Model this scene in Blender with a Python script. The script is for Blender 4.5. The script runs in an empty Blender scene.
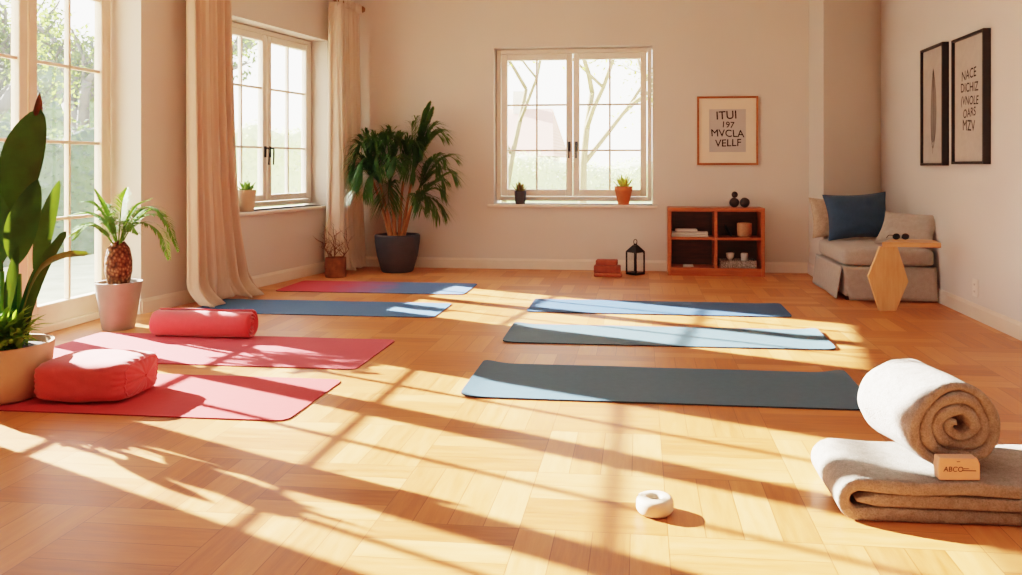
import bpy, bmesh, math, random
from mathutils import Vector, Matrix, noise as mnoise
R = math.radians
PI = math.pi
scene = bpy.context.scene
col = scene.collection
random.seed(7)

# ------------------------------------------------------------------ materials
def sr(r, g, b):
    f = lambda c: (c / 255 / 12.92) if c / 255 <= .04045 else ((c / 255 + .055) / 1.055) ** 2.4
    return (f(r), f(g), f(b), 1)

class NT:
    def __init__(s, name):
        s.m = bpy.data.materials.new(name); s.m.use_nodes = True
        s.t = s.m.node_tree; s.t.nodes.clear()
        s.out = s.n('ShaderNodeOutputMaterial')
    def n(s, typ, **kw):
        nd = s.t.nodes.new(typ)
        for k, v in kw.items(): setattr(nd, k, v)
        return nd
    def l(s, a, b): s.t.links.new(a, b)
    def val(s, sock, v):
        if hasattr(v, 'is_linked') or isinstance(v, bpy.types.NodeSocket): s.l(v, sock)
        else: sock.default_value = v
    def math(s, op, a, b=0.0, c=None, clamp=False):
        nd = s.n('ShaderNodeMath', operation=op, use_clamp=clamp)
        s.val(nd.inputs[0], a); s.val(nd.inputs[1], b)
        if c is not None: s.val(nd.inputs[2], c)
        return nd.outputs[0]
    def mix(s, f, a, b):
        nd = s.n('ShaderNodeMix', data_type='RGBA')
        s.val(nd.inputs[0], f); s.val(nd.inputs[6], a); s.val(nd.inputs[7], b)
        return nd.outputs[2]
    def noise(s, scale, detail=3, vec=None, rough=.55):
        nd = s.n('ShaderNodeTexNoise'); nd.inputs['Scale'].default_value = scale
        nd.inputs['Detail'].default_value = detail; nd.inputs['Roughness'].default_value = rough
        if vec is not None: s.l(vec, nd.inputs['Vector'])
        return nd.outputs[0]
    def ramp(s, f, stops):
        nd = s.n('ShaderNodeValToRGB'); s.l(f, nd.inputs[0])
        el = nd.color_ramp.elements
        while len(el) < len(stops): el.new(.5)
        for e, (p, c) in zip(el, stops): e.position = p; e.color = c
        return nd.outputs[0]
    def objco(s): return s.n('ShaderNodeTexCoord').outputs['Object']
    def worldco(s): return s.n('ShaderNodeNewGeometry').outputs['Position']
    def scaled(s, vec, sc):
        nd = s.n('ShaderNodeMapping'); s.l(vec, nd.inputs['Vector']); nd.inputs['Scale'].default_value = sc
        return nd.outputs[0]
    def bump(s, h, strength=.3, dist=.01):
        nd = s.n('ShaderNodeBump'); s.l(h, nd.inputs['Height'])
        nd.inputs['Strength'].default_value = strength; nd.inputs['Distance'].default_value = dist
        return nd.outputs[0]
    def bsdf(s, color, rough=.6, normal=None, spec=.5, metal=0, sheen=0, coat=0):
        b = s.n('ShaderNodeBsdfPrincipled')
        s.val(b.inputs['Base Color'], color); s.val(b.inputs['Roughness'], rough)
        b.inputs['Specular IOR Level'].default_value = spec; b.inputs['Metallic'].default_value = metal
        b.inputs['Sheen Weight'].default_value = sheen; b.inputs['Coat Weight'].default_value = coat
        if normal is not None: s.l(normal, b.inputs['Normal'])
        return b.outputs[0]
    def done(s, sh): s.l(sh, s.out.inputs[0]); return s.m

def plain(name, c, rough=.6, var=.08, scale=8, bump=0, bscale=60, spec=.5, metal=0, sheen=0):
    t = NT(name); co = t.objco()
    dark = tuple(v * (1 - var) for v in c[:3]) + (1,)
    lite = tuple(min(1, v * (1 + var)) for v in c[:3]) + (1,)
    cc = t.ramp(t.noise(scale, 3, co), [(.3, dark), (.7, lite)])
    nrm = t.bump(t.noise(bscale, 4, co), bump, .004) if bump else None
    return t.done(t.bsdf(cc, rough, nrm, spec, metal, sheen))

def fabric(name, c, weave=260, var=.12, bump=.35, sheen=.25, nscale=30, rough=.9):
    t = NT(name); co = t.objco()
    dark = tuple(v * (1 - var) for v in c[:3]) + (1,)
    lite = tuple(min(1, v * (1 + var)) for v in c[:3]) + (1,)
    w = t.noise(weave, 2, co)
    n2 = t.noise(nscale, 4, co)
    f = t.math('ADD', t.math('MULTIPLY', w, .5), t.math('MULTIPLY', n2, .5))
    cc = t.ramp(f, [(.35, dark), (.65, lite)])
    return t.done(t.bsdf(cc, rough, t.bump(f, bump, .004), .2, 0, sheen))

def wood(name, c1, c2, scale=(1.5, 14, 14), rough=.4, bump=.08):
    t = NT(name); co = t.scaled(t.objco(), scale)
    n1 = t.noise(3.0, 6, co, .65)
    cc = t.ramp(n1, [(.3, c1), (.7, c2)])
    return t.done(t.bsdf(cc, rough, t.bump(n1, bump, .003), .4))

def leafmat(name, c1, c2, trans=.35, rough=.4, tip=None):
    t = NT(name); co = t.objco()
    cc = t.ramp(t.noise(9, 3, co), [(.3, c1), (.7, c2)])
    b = t.bsdf(cc, rough + .15, t.bump(t.noise(40, 2, co), .1, .003), .25)
    tr = t.n('ShaderNodeBsdfTranslucent')
    tc = t.mix(.5, cc, (.55, .75, .05, 1)); t.l(tc, tr.inputs[0])
    mx = t.n('ShaderNodeMixShader'); mx.inputs[0].default_value = trans
    t.l(b, mx.inputs[1]); t.l(tr.outputs[0], mx.inputs[2])
    return t.done(mx.outputs[0])

def wallmat(name, c):
    t = NT(name); co = t.worldco()
    dark = tuple(v * .96 for v in c[:3]) + (1,)
    cc = t.ramp(t.noise(1.2, 3, co), [(.3, dark), (.7, c)])
    return t.done(t.bsdf(cc, .85, t.bump(t.noise(120, 3, co), .08, .002), .25))

def floormat():
    t = NT('parquet'); co = t.worldco()
    S = .43; NP = 4
    sep = t.n('ShaderNodeSeparateXYZ'); t.l(co, sep.inputs[0])
    x = t.math('DIVIDE', t.math('ADD', sep.outputs[0], 20.13), S)
    y = t.math('DIVIDE', t.math('ADD', sep.outputs[1], 20.05), S)
    ix = t.math('FLOOR', x); iy = t.math('FLOOR', y)
    fx = t.math('SUBTRACT', x, ix); fy = t.math('SUBTRACT', y, iy)
    par = t.math('MODULO', t.math('ADD', ix, iy), 2.0)
    # along / across the planks of this block
    al = t.math('ADD', t.math('MULTIPLY', fx, t.math('SUBTRACT', 1, par)), t.math('MULTIPLY', fy, par))
    ac = t.math('ADD', t.math('MULTIPLY', fy, t.math('SUBTRACT', 1, par)), t.math('MULTIPLY', fx, par))
    acn = t.math('MULTIPLY', ac, NP); pi_ = t.math('FLOOR', acn); fp = t.math('SUBTRACT', acn, pi_)
    cid = t.n('ShaderNodeCombineXYZ'); t.l(ix, cid.inputs[0]); t.l(iy, cid.inputs[1]); t.l(pi_, cid.inputs[2])
    wn = t.n('ShaderNodeTexWhiteNoise', noise_dimensions='3D'); t.l(cid.outputs[0], wn.inputs[0])
    rnd = wn.outputs[0]
    gv = t.n('ShaderNodeCombineXYZ')
    t.l(t.math('ADD', t.math('MULTIPLY', al, 1.1), t.math('MULTIPLY', rnd, 37)), gv.inputs[0])
    t.l(t.math('ADD', t.math('MULTIPLY', ac, 9), t.math('MULTIPLY', rnd, 91)), gv.inputs[1])
    g = t.noise(1.6, 6, gv.outputs[0], .62)
    fine = t.n('ShaderNodeCombineXYZ')
    t.l(t.math('MULTIPLY', al, 4), fine.inputs[0]); t.l(t.math('MULTIPLY', ac, 130), fine.inputs[1]); t.l(rnd, fine.inputs[2])
    g2 = t.noise(1.0, 2, fine.outputs[0])
    f = t.math('ADD', t.math('ADD', t.math('MULTIPLY', g, .55), t.math('MULTIPLY', rnd, .34)), t.math('MULTIPLY', g2, .14))
    cc = t.ramp(f, [(.2, FLOOR[0]), (.5, FLOOR[1]), (.85, FLOOR[2])])
    e1 = t.math('MINIMUM', fp, t.math('SUBTRACT', 1, fp))            # plank seams
    e2 = t.math('MULTIPLY', t.math('MINIMUM', al, t.math('SUBTRACT', 1, al)), NP)
    e = t.math('MINIMUM', e1, e2)
    seam = t.math('SMOOTH_MIN', t.math('DIVIDE', e, .018), 1.0, .1)
    seam = t.math('MAXIMUM', t.math('MINIMUM', seam, 1.0), 0.0)
    cc2 = t.mix(seam, SEAM, cc)
    rough = t.math('ADD', .31, t.math('MULTIPLY', g, .16))
    h = t.math('ADD', t.math('MULTIPLY', seam, .8), t.math('MULTIPLY', g2, .15))
    return t.done(t.bsdf(cc2, rough, t.bump(h, .12, .002), .5))

FLOOR = (sr(144, 78, 38), sr(190, 116, 66), sr(216, 150, 95))
SEAM = sr(110, 56, 24)

def glassmat(name='window_glass'):
    t = NT(name)
    tr = t.n('ShaderNodeBsdfTransparent'); tr.inputs[0].default_value = (.985, .99, .99, 1)
    gl = t.n('ShaderNodeBsdfGlossy'); gl.inputs['Roughness'].default_value = .02
    lw = t.n('ShaderNodeLayerWeight'); frf = t.math('ADD', .02, t.math('MULTIPLY', t.math('POWER', lw.outputs['Facing'], 5.0), .5))
    mx = t.n('ShaderNodeMixShader'); t.l(frf, mx.inputs[0]); t.l(tr.outputs[0], mx.inputs[1]); t.l(gl.outputs[0], mx.inputs[2])
    tl = t.n('ShaderNodeBsdfTranslucent'); tl.inputs[0].default_value = (1, .98, .94, 1)
    m2 = t.n('ShaderNodeMixShader')
    veil = t.math('ADD', .001, t.math('MULTIPLY', t.noise(60, 4, t.objco()), .005))  # faint milky veil imitating the glare that washes out the view
    t.l(veil, m2.inputs[0]); t.l(mx.outputs[0], m2.inputs[1]); t.l(tl.outputs[0], m2.inputs[2])
    return t.done(m2.outputs[0])

def curtainmat(name, c, trans=.35):
    t = NT(name); co = t.objco()
    cc = t.ramp(t.noise(14, 3, t.scaled(co, (6, 6, .4))), [(.3, tuple(v * .93 for v in c[:3]) + (1,)), (.7, c)])
    b = t.bsdf(cc, .95, t.bump(t.noise(300, 2, co), .15, .002), .1, 0, .1)
    tl = t.n('ShaderNodeBsdfTranslucent'); t.l(cc, tl.inputs[0])
    mx = t.n('ShaderNodeMixShader'); mx.inputs[0].default_value = trans
    t.l(b, mx.inputs[1]); t.l(tl.outputs[0], mx.inputs[2])
    return t.done(mx.outputs[0])

def gradmat(name, c1, c2, x0, x1):
    t = NT(name); co = t.objco()
    sep = t.n('ShaderNodeSeparateXYZ'); t.l(co, sep.inputs[0])
    f = t.math('DIVIDE', t.math('SUBTRACT', sep.outputs[0], x0), x1 - x0)
    f = t.math('ADD', f, t.math('MULTIPLY', t.math('SUBTRACT', t.noise(5, 3, co), .5), .35))
    mid = tuple((a + b) / 2 for a, b in zip(c1, c2))
    cc = t.ramp(f, [(.2, c1), (.42, mid), (.62, c2)])
    return t.done(t.bsdf(cc, .8, t.bump(t.noise(350, 2, co), .2, .002), .3))

def pineapple(name):
    t = NT(name); co = t.objco()
    v = t.n('ShaderNodeTexVoronoi'); v.inputs['Scale'].default_value = 55
    t.l(t.scaled(co, (1, 1, .8)), v.inputs['Vector'])
    cc = t.ramp(v.outputs['Distance'], [(.1, sr(160, 112, 76)), (.45, sr(108, 70, 44)), (.85, sr(62, 40, 26))])
    return t.done(t.bsdf(cc, .8, t.bump(t.math('SUBTRACT', 1, v.outputs['Distance']), .8, .012), .2))

def stripes(name, c1, c2, n=26):
    t = NT(name); co = t.objco()
    w = t.n('ShaderNodeTexWave'); w.inputs['Scale'].default_value = n; w.inputs['Distortion'].default_value = 4
    w.inputs['Detail Scale'].default_value = 6; t.l(co, w.inputs[0])
    cc = t.ramp(w.outputs['Fac'], [(.35, c1), (.6, c2)])
    return t.done(t.bsdf(cc, .8, t.bump(w.outputs['Fac'], .4, .004)))

def feltmat(name, c, var=.2):                                         # towelling / blanket nap
    t = NT(name); co = t.objco()
    dark = tuple(v * (1 - var) for v in c[:3]) + (1,)
    lite = tuple(min(1, v * (1 + var * .6)) for v in c[:3]) + (1,)
    a = t.noise(190, 3, co, .7); b = t.noise(38, 4, co)
    f = t.math('ADD', t.math('MULTIPLY', a, .6), t.math('MULTIPLY', b, .4))
    cc = t.ramp(f, [(.36, dark), (.62, lite)])
    return t.done(t.bsdf(cc, 1.0, t.bump(f, 1.0, .012), .1, 0, .0))

M = dict(
    wall=wallmat('wall_paint', sr(212, 203, 192)), wall_r=wallmat('right_wall_paint', sr(216, 211, 205)),
    ceil=wallmat('ceiling_paint', sr(236, 230, 222)),
    trim=plain('white_trim', sr(226, 212, 196), .45, .03), winframe=plain('window_white', sr(232, 222, 208), .4, .03),
    doorframe=plain('door_frame_paint', sr(226, 206, 184), .45, .04),
    floor=floormat(), glass=glassmat(), blackmetal=plain('black_metal', sr(36, 32, 30), .45, .1, metal=.6),
    curtain=curtainmat('curtain_linen', sr(226, 200, 176), .3), sheer=curtainmat('curtain_sheer_backlit', sr(238, 222, 204), .42),  # the sheer one is whiter, with the sun's backlight put into its colour
    brass=plain('aged_brass', sr(150, 112, 74), .4, .1, metal=.7),
    redmat=fabric('red_foam', sr(186, 62, 64), 400, .06, .15, 0, 30, .75), pinkmat=fabric('pink_foam', sr(188, 76, 82), 400, .06, .15, 0, 30, .75),
    bluemat=fabric('blue_foam', sr(70, 102, 134), 400, .06, .15, 0, 30, .75),
    fadedmat=gradmat('red_to_blue_foam', sr(190, 66, 80), sr(76, 104, 140), .1, 1.55),
    greymat=fabric('slate_foam', sr(72, 98, 114), 400, .07, .2, 0, 30, .7), greymat2=fabric('grey_green_foam', sr(82, 106, 118), 400, .07, .2, 0, 30, .7),
    bluegrey=fabric('blue_grey_foam', sr(62, 90, 122), 400, .06, .15, 0, 30, .75),
    edge=plain('mat_edge', sr(40, 44, 50), .8), rededge=plain('red_mat_edge', sr(130, 34, 38), .8),
    redfab=fabric('coral_cotton', sr(200, 78, 80), 260, .08, .25, .3), redfab2=fabric('red_cotton', sr(200, 76, 80), 260, .08, .25, .3),
    towel=feltmat('beige_towelling', sr(160, 153, 146), .3), blanket=feltmat('grey_beige_fleece', sr(158, 150, 141), .3),
    tan=plain('tan_clay', sr(186, 150, 118), .75, .06, 12, .15, 80), putty=plain('putty_clay', sr(146, 136, 124), .7, .06, 12, .15, 80),
    charcoal=plain('charcoal_clay', sr(58, 60, 64), .65, .1, 12, .2, 80), terracotta=plain('terracotta', sr(198, 108, 64), .75, .08, 14, .15, 80),
    palepot=plain('pale_clay', sr(206, 172, 142), .75, .06, 12, .15, 80), soil=plain('soil', sr(52, 34, 24), .95, .3, 60, .8, 90),
    bigleaf=leafmat('broad_leaf', sr(22, 58, 32), sr(42, 86, 46), .06, .4), litleaf=leafmat('sunlit_leaf', sr(92, 150, 22), sr(130, 176, 40), .4, .4),
    strapleaf=leafmat('strap_leaf', sr(70, 78, 34), sr(112, 96, 48), .15, .45), undleaf=leafmat('small_leaf', sr(64, 116, 38), sr(116, 158, 58), .3, .45), redtip=leafmat('bud_sheath', sr(84, 34, 22), sr(110, 50, 28), .2),
    cyleaf=leafmat('cycad_leaf', sr(44, 86, 28), sr(90, 132, 46), .15, .6), palmleaf=leafmat('palm_leaf', sr(30, 62, 32), sr(64, 102, 50), .2, .5),
    palmstem=plain('palm_cane', sr(166, 110, 62), .6, .25, 14), pine=pineapple('cycad_trunk'),
    bark=plain('vase_bark', sr(128, 84, 52), .9, .35, 16, .8, 40), twig=plain('twig_bark', sr(120, 84, 62), .9, .2),
    succ=leafmat('succulent_leaf', sr(70, 110, 50), sr(130, 160, 90), .2, .5), succred=leafmat('bronze_succulent', sr(96, 84, 46), sr(176, 130, 76), .2, .5),
    succlit=leafmat('pale_succulent', sr(190, 190, 80), sr(226, 216, 130), .4, .5),
    cherry=wood('cherry_wood', sr(150, 74, 36), sr(184, 100, 54)), cherryback=wood('cherry_back', sr(58, 34, 22), sr(80, 46, 28)),
    ply=wood('pale_plywood', sr(206, 152, 100), sr(224, 176, 124), (12, 12, 1.5), .5), plytop=wood('pale_top', sr(196, 140, 92), sr(222, 168, 118)),
    frame=wood('brown_frame', sr(140, 78, 40), sr(168, 100, 56)), blackframe=plain('black_frame', sr(26, 23, 22), .5, .1),
    mount=plain('cream_mount', sr(226, 208, 186), .9, .02), paper=plain('grey_paper', sr(186, 178, 172), .9, .03), canvas=plain('print_canvas', sr(180, 170, 160), .9, .05, 20, .2, 120),
    ink=plain('ink', sr(34, 30, 30), .9, .1), greyink=plain('grey_ink', sr(66, 62, 60), .9, .1),
    sofa=fabric('grey_linen', sr(166, 156, 146), 180, .12, .3, .2), denim=fabric('blue_denim', sr(52, 76, 100), 220, .12, .3, .2),
    oat=fabric('oatmeal_linen', sr(178, 158, 136), 120, .2, .4, .2), greyp=fabric('grey_pillow_linen', sr(164, 154, 144), 220, .12, .3, .2),
    brick=plain('red_brown_cork', sr(146, 68, 44), .8, .2, 22, .4, 60), brick2=plain('brown_cork', sr(164, 84, 54), .8, .2, 22, .4, 60),
    stone=plain('dark_stone', sr(48, 42, 40), .55, .25, 20, .4, 50), linen=fabric('folded_linen', sr(206, 196, 186), 200, .08, .3),
    basket=stripes('woven_tray', sr(176, 164, 152), sr(60, 48, 42)), cup=plain('speckled_cup', sr(178, 126, 90), .6, .14, 60),
    plastic=plain('outlet_plastic', sr(228, 222, 214), .4, .02), ringstone=plain('cream_stone', sr(208, 190, 168), .65, .05, 20, .12, 70),
    hole=plain('hollow_inside', sr(96, 70, 54), .8, .1), cardboard=plain('pink_card', sr(216, 176, 150), .8, .03, 30, .1),
    cream=plain('cream_ceramic', sr(216, 206, 196), .4, .05), silver=plain('dull_silver', sr(160, 154, 148), .35, .1, metal=.8),
    grass=plain('lawn', sr(186, 186, 156), .95, .2, 3), palebark=plain('pale_bark', sr(132, 118, 92), .95, .15, 6), treebark=plain('tree_bark', sr(106, 102, 96), .95, .2, 6, .5, 20),
    mist=leafmat('misty_leaves', sr(70, 84, 86), sr(112, 124, 122), .3, .7), washedhedge=leafmat('washed_out_hedge', sr(196, 198, 176), sr(222, 220, 196), .3, .7), leaves=leafmat('tree_leaves', sr(128, 120, 66), sr(172, 158, 92), .4, .7), hedge=leafmat('hedge_leaves', sr(50, 64, 66), sr(84, 98, 98), .3, .7),  # casement and back hedges are paled to imitate overexposed daylight
    greentree=leafmat('dusty_leaves', sr(64, 74, 64), sr(100, 108, 92), .3, .7), housewall=plain('house_render', sr(214, 204, 192), .9),
    tiles=stripes('roof_tiles', sr(186, 140, 122), sr(204, 162, 146), 12),
)

# ------------------------------------------------------------------ mesh helpers
class MB:
    def __init__(s): s.v = []; s.f = []
    def add(s, vs, fs, T=None):
        o = len(s.v)
        for p in vs: s.v.append(tuple(T @ Vector(p)) if T is not None else tuple(p))
        s.f += [tuple(i + o for i in f) for f in fs]
        return s
    def box(s, x0, x1, y0, y1, z0, z1, T=None):
        vs = [(x, y, z) for z in (z0, z1) for y in (y0, y1) for x in (x0, x1)]
        return s.add(vs, [(0, 2, 3, 1), (4, 5, 7, 6), (0, 1, 5, 4), (2, 6, 7, 3), (0, 4, 6, 2), (1, 3, 7, 5)], T)
    def lathe(s, prof, n=32, c=(0, 0, 0), T=None, sq=None):
        vs = []; fs = []
        for r, z in prof:
            for k in range(n):
                a = 2 * PI * k / n
                g = 1
                if sq: g = (abs(math.cos(a)) ** sq + abs(math.sin(a)) ** sq) ** (-1 / sq)
                vs.append((c[0] + r * g * math.cos(a), c[1] + r * g * math.sin(a), c[2] + z))
        for i in range(len(prof) - 1):
            for k in range(n):
                k2 = (k + 1) % n
                fs.append((i * n + k, i * n + k2, (i + 1) * n + k2, (i + 1) * n + k))
        fs.append(tuple(range(n - 1, -1, -1))); m = (len(prof) - 1) * n
        fs.append(tuple(range(m, m + n)))
        return s.add(vs, fs, T)
    def tube(s, pts, rad, n=8, T=None):
        pts = [Vector(p) for p in pts]
        if not isinstance(rad, (list, tuple)): rad = [rad] * len(pts)
        vs = []; fs = []
        prev = None
        for i, p in enumerate(pts):
            t = (pts[min(i + 1, len(pts) - 1)] - pts[max(i - 1, 0)]).normalized()
            if prev is None:
                prev = Vector((0, 0, 1)) if abs(t.z) < .9 else Vector((1, 0, 0))
            a = (prev - t * prev.dot(t)).normalized(); b = t.cross(a); prev = a
            for k in range(n):
                q = 2 * PI * k / n
                vs.append(tuple(p + (a * math.cos(q) + b * math.sin(q)) * rad[i]))
        for i in range(len(pts) - 1):
            for k in range(n):
                k2 = (k + 1) % n
                fs.append((i * n + k, i * n + k2, (i + 1) * n + k2, (i + 1) * n + k))
        fs.append(tuple(range(n - 1, -1, -1))); m = (len(pts) - 1) * n
        fs.append(tuple(range(m, m + n)))
        return s.add(vs, fs, T)
    def grid(s, fn, nu, nv, cu=False, cv=False, T=None):
        vs = [fn(i / (nu if cu else nu - 1), j / (nv if cv else nv - 1)) for i in range(nu) for j in range(nv)]
        fs = []
        for i in range(nu if cu else nu - 1):
            for j in range(nv if cv else nv - 1):
                i2 = (i + 1) % nu; j2 = (j + 1) % nv
                fs.append((i * nv + j, i2 * nv + j, i2 * nv + j2, i * nv + j2))
        return s.add(vs, fs, T)
    def prism(s, poly, y0, y1, T=None):                               # polygon in x,z pushed along y
        n = len(poly)
        vs = [(x, y0, z) for x, z in poly] + [(x, y1, z) for x, z in poly]
        fs = [tuple(range(n)), tuple(range(2 * n - 1, n - 1, -1))]
        for k in range(n): fs.append((k, n + k, n + (k + 1) % n, (k + 1) % n))
        return s.add(vs, fs, T)
    def ball(s, c, r, nu=20, nv=12, T=None):
        rr = r if isinstance(r, tuple) else (r, r, r)
        prof = [(math.sin(PI * (j + .02) / (nv - 1 + .04)), -math.cos(PI * (j + .02) / (nv - 1 + .04))) for j in range(nv)]
        S = Matrix.Translation(c) @ Matrix.Diagonal((rr[0], rr[1], rr[2], 1))
        return s.lathe(prof, nu, T=(T @ S if T is not None else S))
    def build(s, name, mat, parent=None, smooth=False, bevel=0, bseg=2, sub=0, solid=0, loc=None):
        me = bpy.data.meshes.new(name); me.from_pydata(s.v, [], s.f); me.update()
        bm = bmesh.new(); bm.from_mesh(me); bmesh.ops.recalc_face_normals(bm, faces=bm.faces); bm.to_mesh(me); bm.free()
        me.materials.append(mat)
        o = bpy.data.objects.new(name, me); col.objects.link(o)
        if smooth:
            for p in me.polygons: p.use_smooth = True
            if smooth != 'all': me.set_sharp_from_angle(angle=R(smooth if smooth is not True else 40))
        if solid:
            m = o.modifiers.new('s', 'SOLIDIFY'); m.thickness = solid; m.offset = 0
        if bevel:
            m = o.modifiers.new('b', 'BEVEL'); m.width = bevel; m.segments = bseg; m.limit_method = 'ANGLE'; m.angle_limit = R(35)
        if sub:
            m = o.modifiers.new('d', 'SUBSURF'); m.levels = sub; m.render_levels = sub
        if parent is not None: o.parent = parent
        if loc is not None: o.location = loc
        return o

def tag(o, label=None, cat=None, group=None, kind=None):
    if label: o['label'] = label
    if cat: o['category'] = cat
    if group: o['group'] = group
    if kind: o['kind'] = kind
    return o

def thing(name, label, cat, loc=(0, 0, 0), rz=0, group=None, kind=None):
    o = bpy.data.objects.new(name, None); col.objects.link(o)
    o.location = loc; o.rotation_euler = (0, 0, rz); o.empty_display_size = .1
    return tag(o, label, cat, group, kind)

def struct(name, mb, mat, **kw):
    o = mb.build(name, mat, **kw); o['kind'] = 'structure'; return o

def copy_thing(o, parent=None):
    c = o.copy(); col.objects.link(c)
    if parent is not None: c.parent = parent
    for ch in [k for k in bpy.data.objects if k.parent == o]: copy_thing(ch, c)
    return c

def spline(pts, n=6):                                                 # Catmull-Rom through the points
    P = [Vector(p) for p in pts]; P = [P[0] * 2 - P[1]] + P + [P[-1] * 2 - P[-2]]
    out = []
    for i in range(1, len(P) - 2):
        for k in range(n):
            t = k / n; a, b, c, d = P[i - 1:i + 3]
            out.append(.5 * ((2 * b) + (c - a) * t + (2 * a - 5 * b + 4 * c - d) * t * t + (3 * b - a - 3 * c + d) * t ** 3))
    out.append(P[-2]); return out

def letters(lines, mat, parent, name='lettering', T=None):
    """lines: (text, size, x, z, slant); drawn in the x,z plane, facing -y"""
    mb = MB()
    for body, size, x, z, rot, shear in lines:
        cu = bpy.data.curves.new('t', 'FONT'); cu.body = body; cu.size = size; cu.align_x = 'CENTER'; cu.shear = shear
        ob = bpy.data.objects.new('t', cu); col.objects.link(ob)
        bpy.context.view_layer.update()
        me = ob.evaluated_get(bpy.context.evaluated_depsgraph_get()).to_mesh()
        L = Matrix.Translation((x, 0, z)) @ Matrix.Rotation(rot, 4, 'Y') @ Matrix.Rotation(PI / 2, 4, 'X')
        for dx, dz in ((0, 0), (.022, 0), (.011, .012), (.011, -.012)):
            mb.add([L @ v.co + Vector((dx * size, 0, dz * size)) for v in me.vertices], [tuple(p.vertices) for p in me.polygons], T)
        bpy.data.objects.remove(ob); bpy.data.curves.remove(cu)
    return mb.build(name, mat, parent)

# ------------------------------------------------------------------ the setting
XL, XR, YB, ZC = -3.75, 2.30, 8.08, 3.1
A = Vector((-3.53, 5.33, 0)); B = Vector((-3.02, YB, 0))               # the angled left wall runs A -> B
LS = (B - A).length
SL = Matrix.Translation(A) @ Matrix.Rotation(math.atan2(B.y - A.y, B.x - A.x), 4, 'Z')   # x along wall, y outdoors, z up
FR = Matrix.Translation((XL, 0, 0)) @ Matrix.Rotation(PI / 2, 4, 'Z')  # garden door plane: x = world Y, y outdoors
BK = Matrix.Translation((0, YB, 0))

struct('floor', MB().box(-3.95, XR + .3, -2.0, YB + .3, -.2, 0), M['floor'])
struct('ceiling', MB().box(-4.3, XR + .3, -2.3, YB + .3, ZC, ZC + .15), M['ceil'])

def wall_hole(name, T, u0, u1, o, mat, th=.3, top=ZC):
    mb = MB(); a, b, z0, z1 = o
    mb.box(u0, a, 0, th, 0, top, T).box(b, u1, 0, th, 0, top, T).box(a, b, 0, th, z1, top, T)
    if z0 > 0: mb.box(a, b, 0, th, 0, z0, T)
    return struct(name, mb, mat)

W2 = (.93, 2.385, .66, 2.30)                                           # openings: u0, u1, z0, z1
W3 = (-1.487, .125, .66, 2.26)
D1 = (3.25, 5.33, 0, 2.78)
wall_hole('wall_left', SL, 0, LS + .3, W2, M['wall'], .28)
wall_hole('wall_back', BK, -3.3, XR + .3, W3, M['wall'])
wl = MB()
wl.box(XL - .3, XL, -2.0, D1[0], 0, ZC).box(XL - .3, XL, D1[0], D1[1], D1[3], ZC)
struct('wall_left_near', wl, M['wall'])
struct('wall_left_return', MB().box(XL - .06, -3.53, 5.33, 5.5, 0, ZC), M['wall'])
struct('wall_right', MB().box(XR, XR + .3, -2.0, YB, 0, ZC), M['wall_r'])
struct('wall_sun_blocker', MB().box(-2.3, -1.70, YB + .3, YB + 1.42, -.3, ZC), M['wall_r'])  # added wall, unseen from the room, blocks sun at the back window
struct('wall_front', MB().box(XL - .3, XR + .3, -2.3, -2.0, 0, ZC), M['wall'])
mb = MB(); AP = [(1.645, YB), (1.645, 7.45), (XR, 8.0), (XR, YB)]
mb.add([(x, y, z) for z in (0, ZC) for x, y in AP], [(0, 1, 2, 3), (7, 6, 5, 4), (0, 4, 5, 1), (1, 5, 6, 2), (2, 6, 7, 3), (3, 7, 4, 0)])
struct('wall_alcove', mb, M['wall'])

def base(name, T, u0, u1, v=-.016, h=.105):
    prof = [(v, 0), (0, 0), (0, h), (v * .45, h), (v * .8, h * .86), (v, h * .8)]
    mb = MB()
    n = len(prof)
    vs = [(u, p[0], p[1]) for u in (u0, u1) for p in prof]
    mb.add(vs, [tuple(range(n)), tuple(range(2 * n - 1, n - 1, -1))] + [(k, (k + 1) % n, n + (k + 1) % n, n + k) for k in range(n)], T)
    return struct(name, mb, M['trim'])
base('baseboard_left', SL, 0, LS - .02)
base('baseboard_back', BK, -3.0, 1.64)
RW = Matrix.Translation((XR, 0, 0)) @ Matrix.Rotation(-PI / 2, 4, 'Z')  # x = -world Y, y = +X
base('baseboard_right', RW, -7.98, 2.0)
base('baseboard_alcove', Matrix.Translation((1.645, 7.45, 0)) @ Matrix.Rotation(math.atan2(.55, .655), 4, 'Z'), 0, .85)
base('baseboard_alcove_side', Matrix.Translation((1.645, 7.45, 0)) @ Matrix.Rotation(-PI / 2, 4, 'Z'), -.62, 0)
base('baseboard_left_return', Matrix.Translation((-3.53, 5.33, 0)), -.17, .004)

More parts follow.
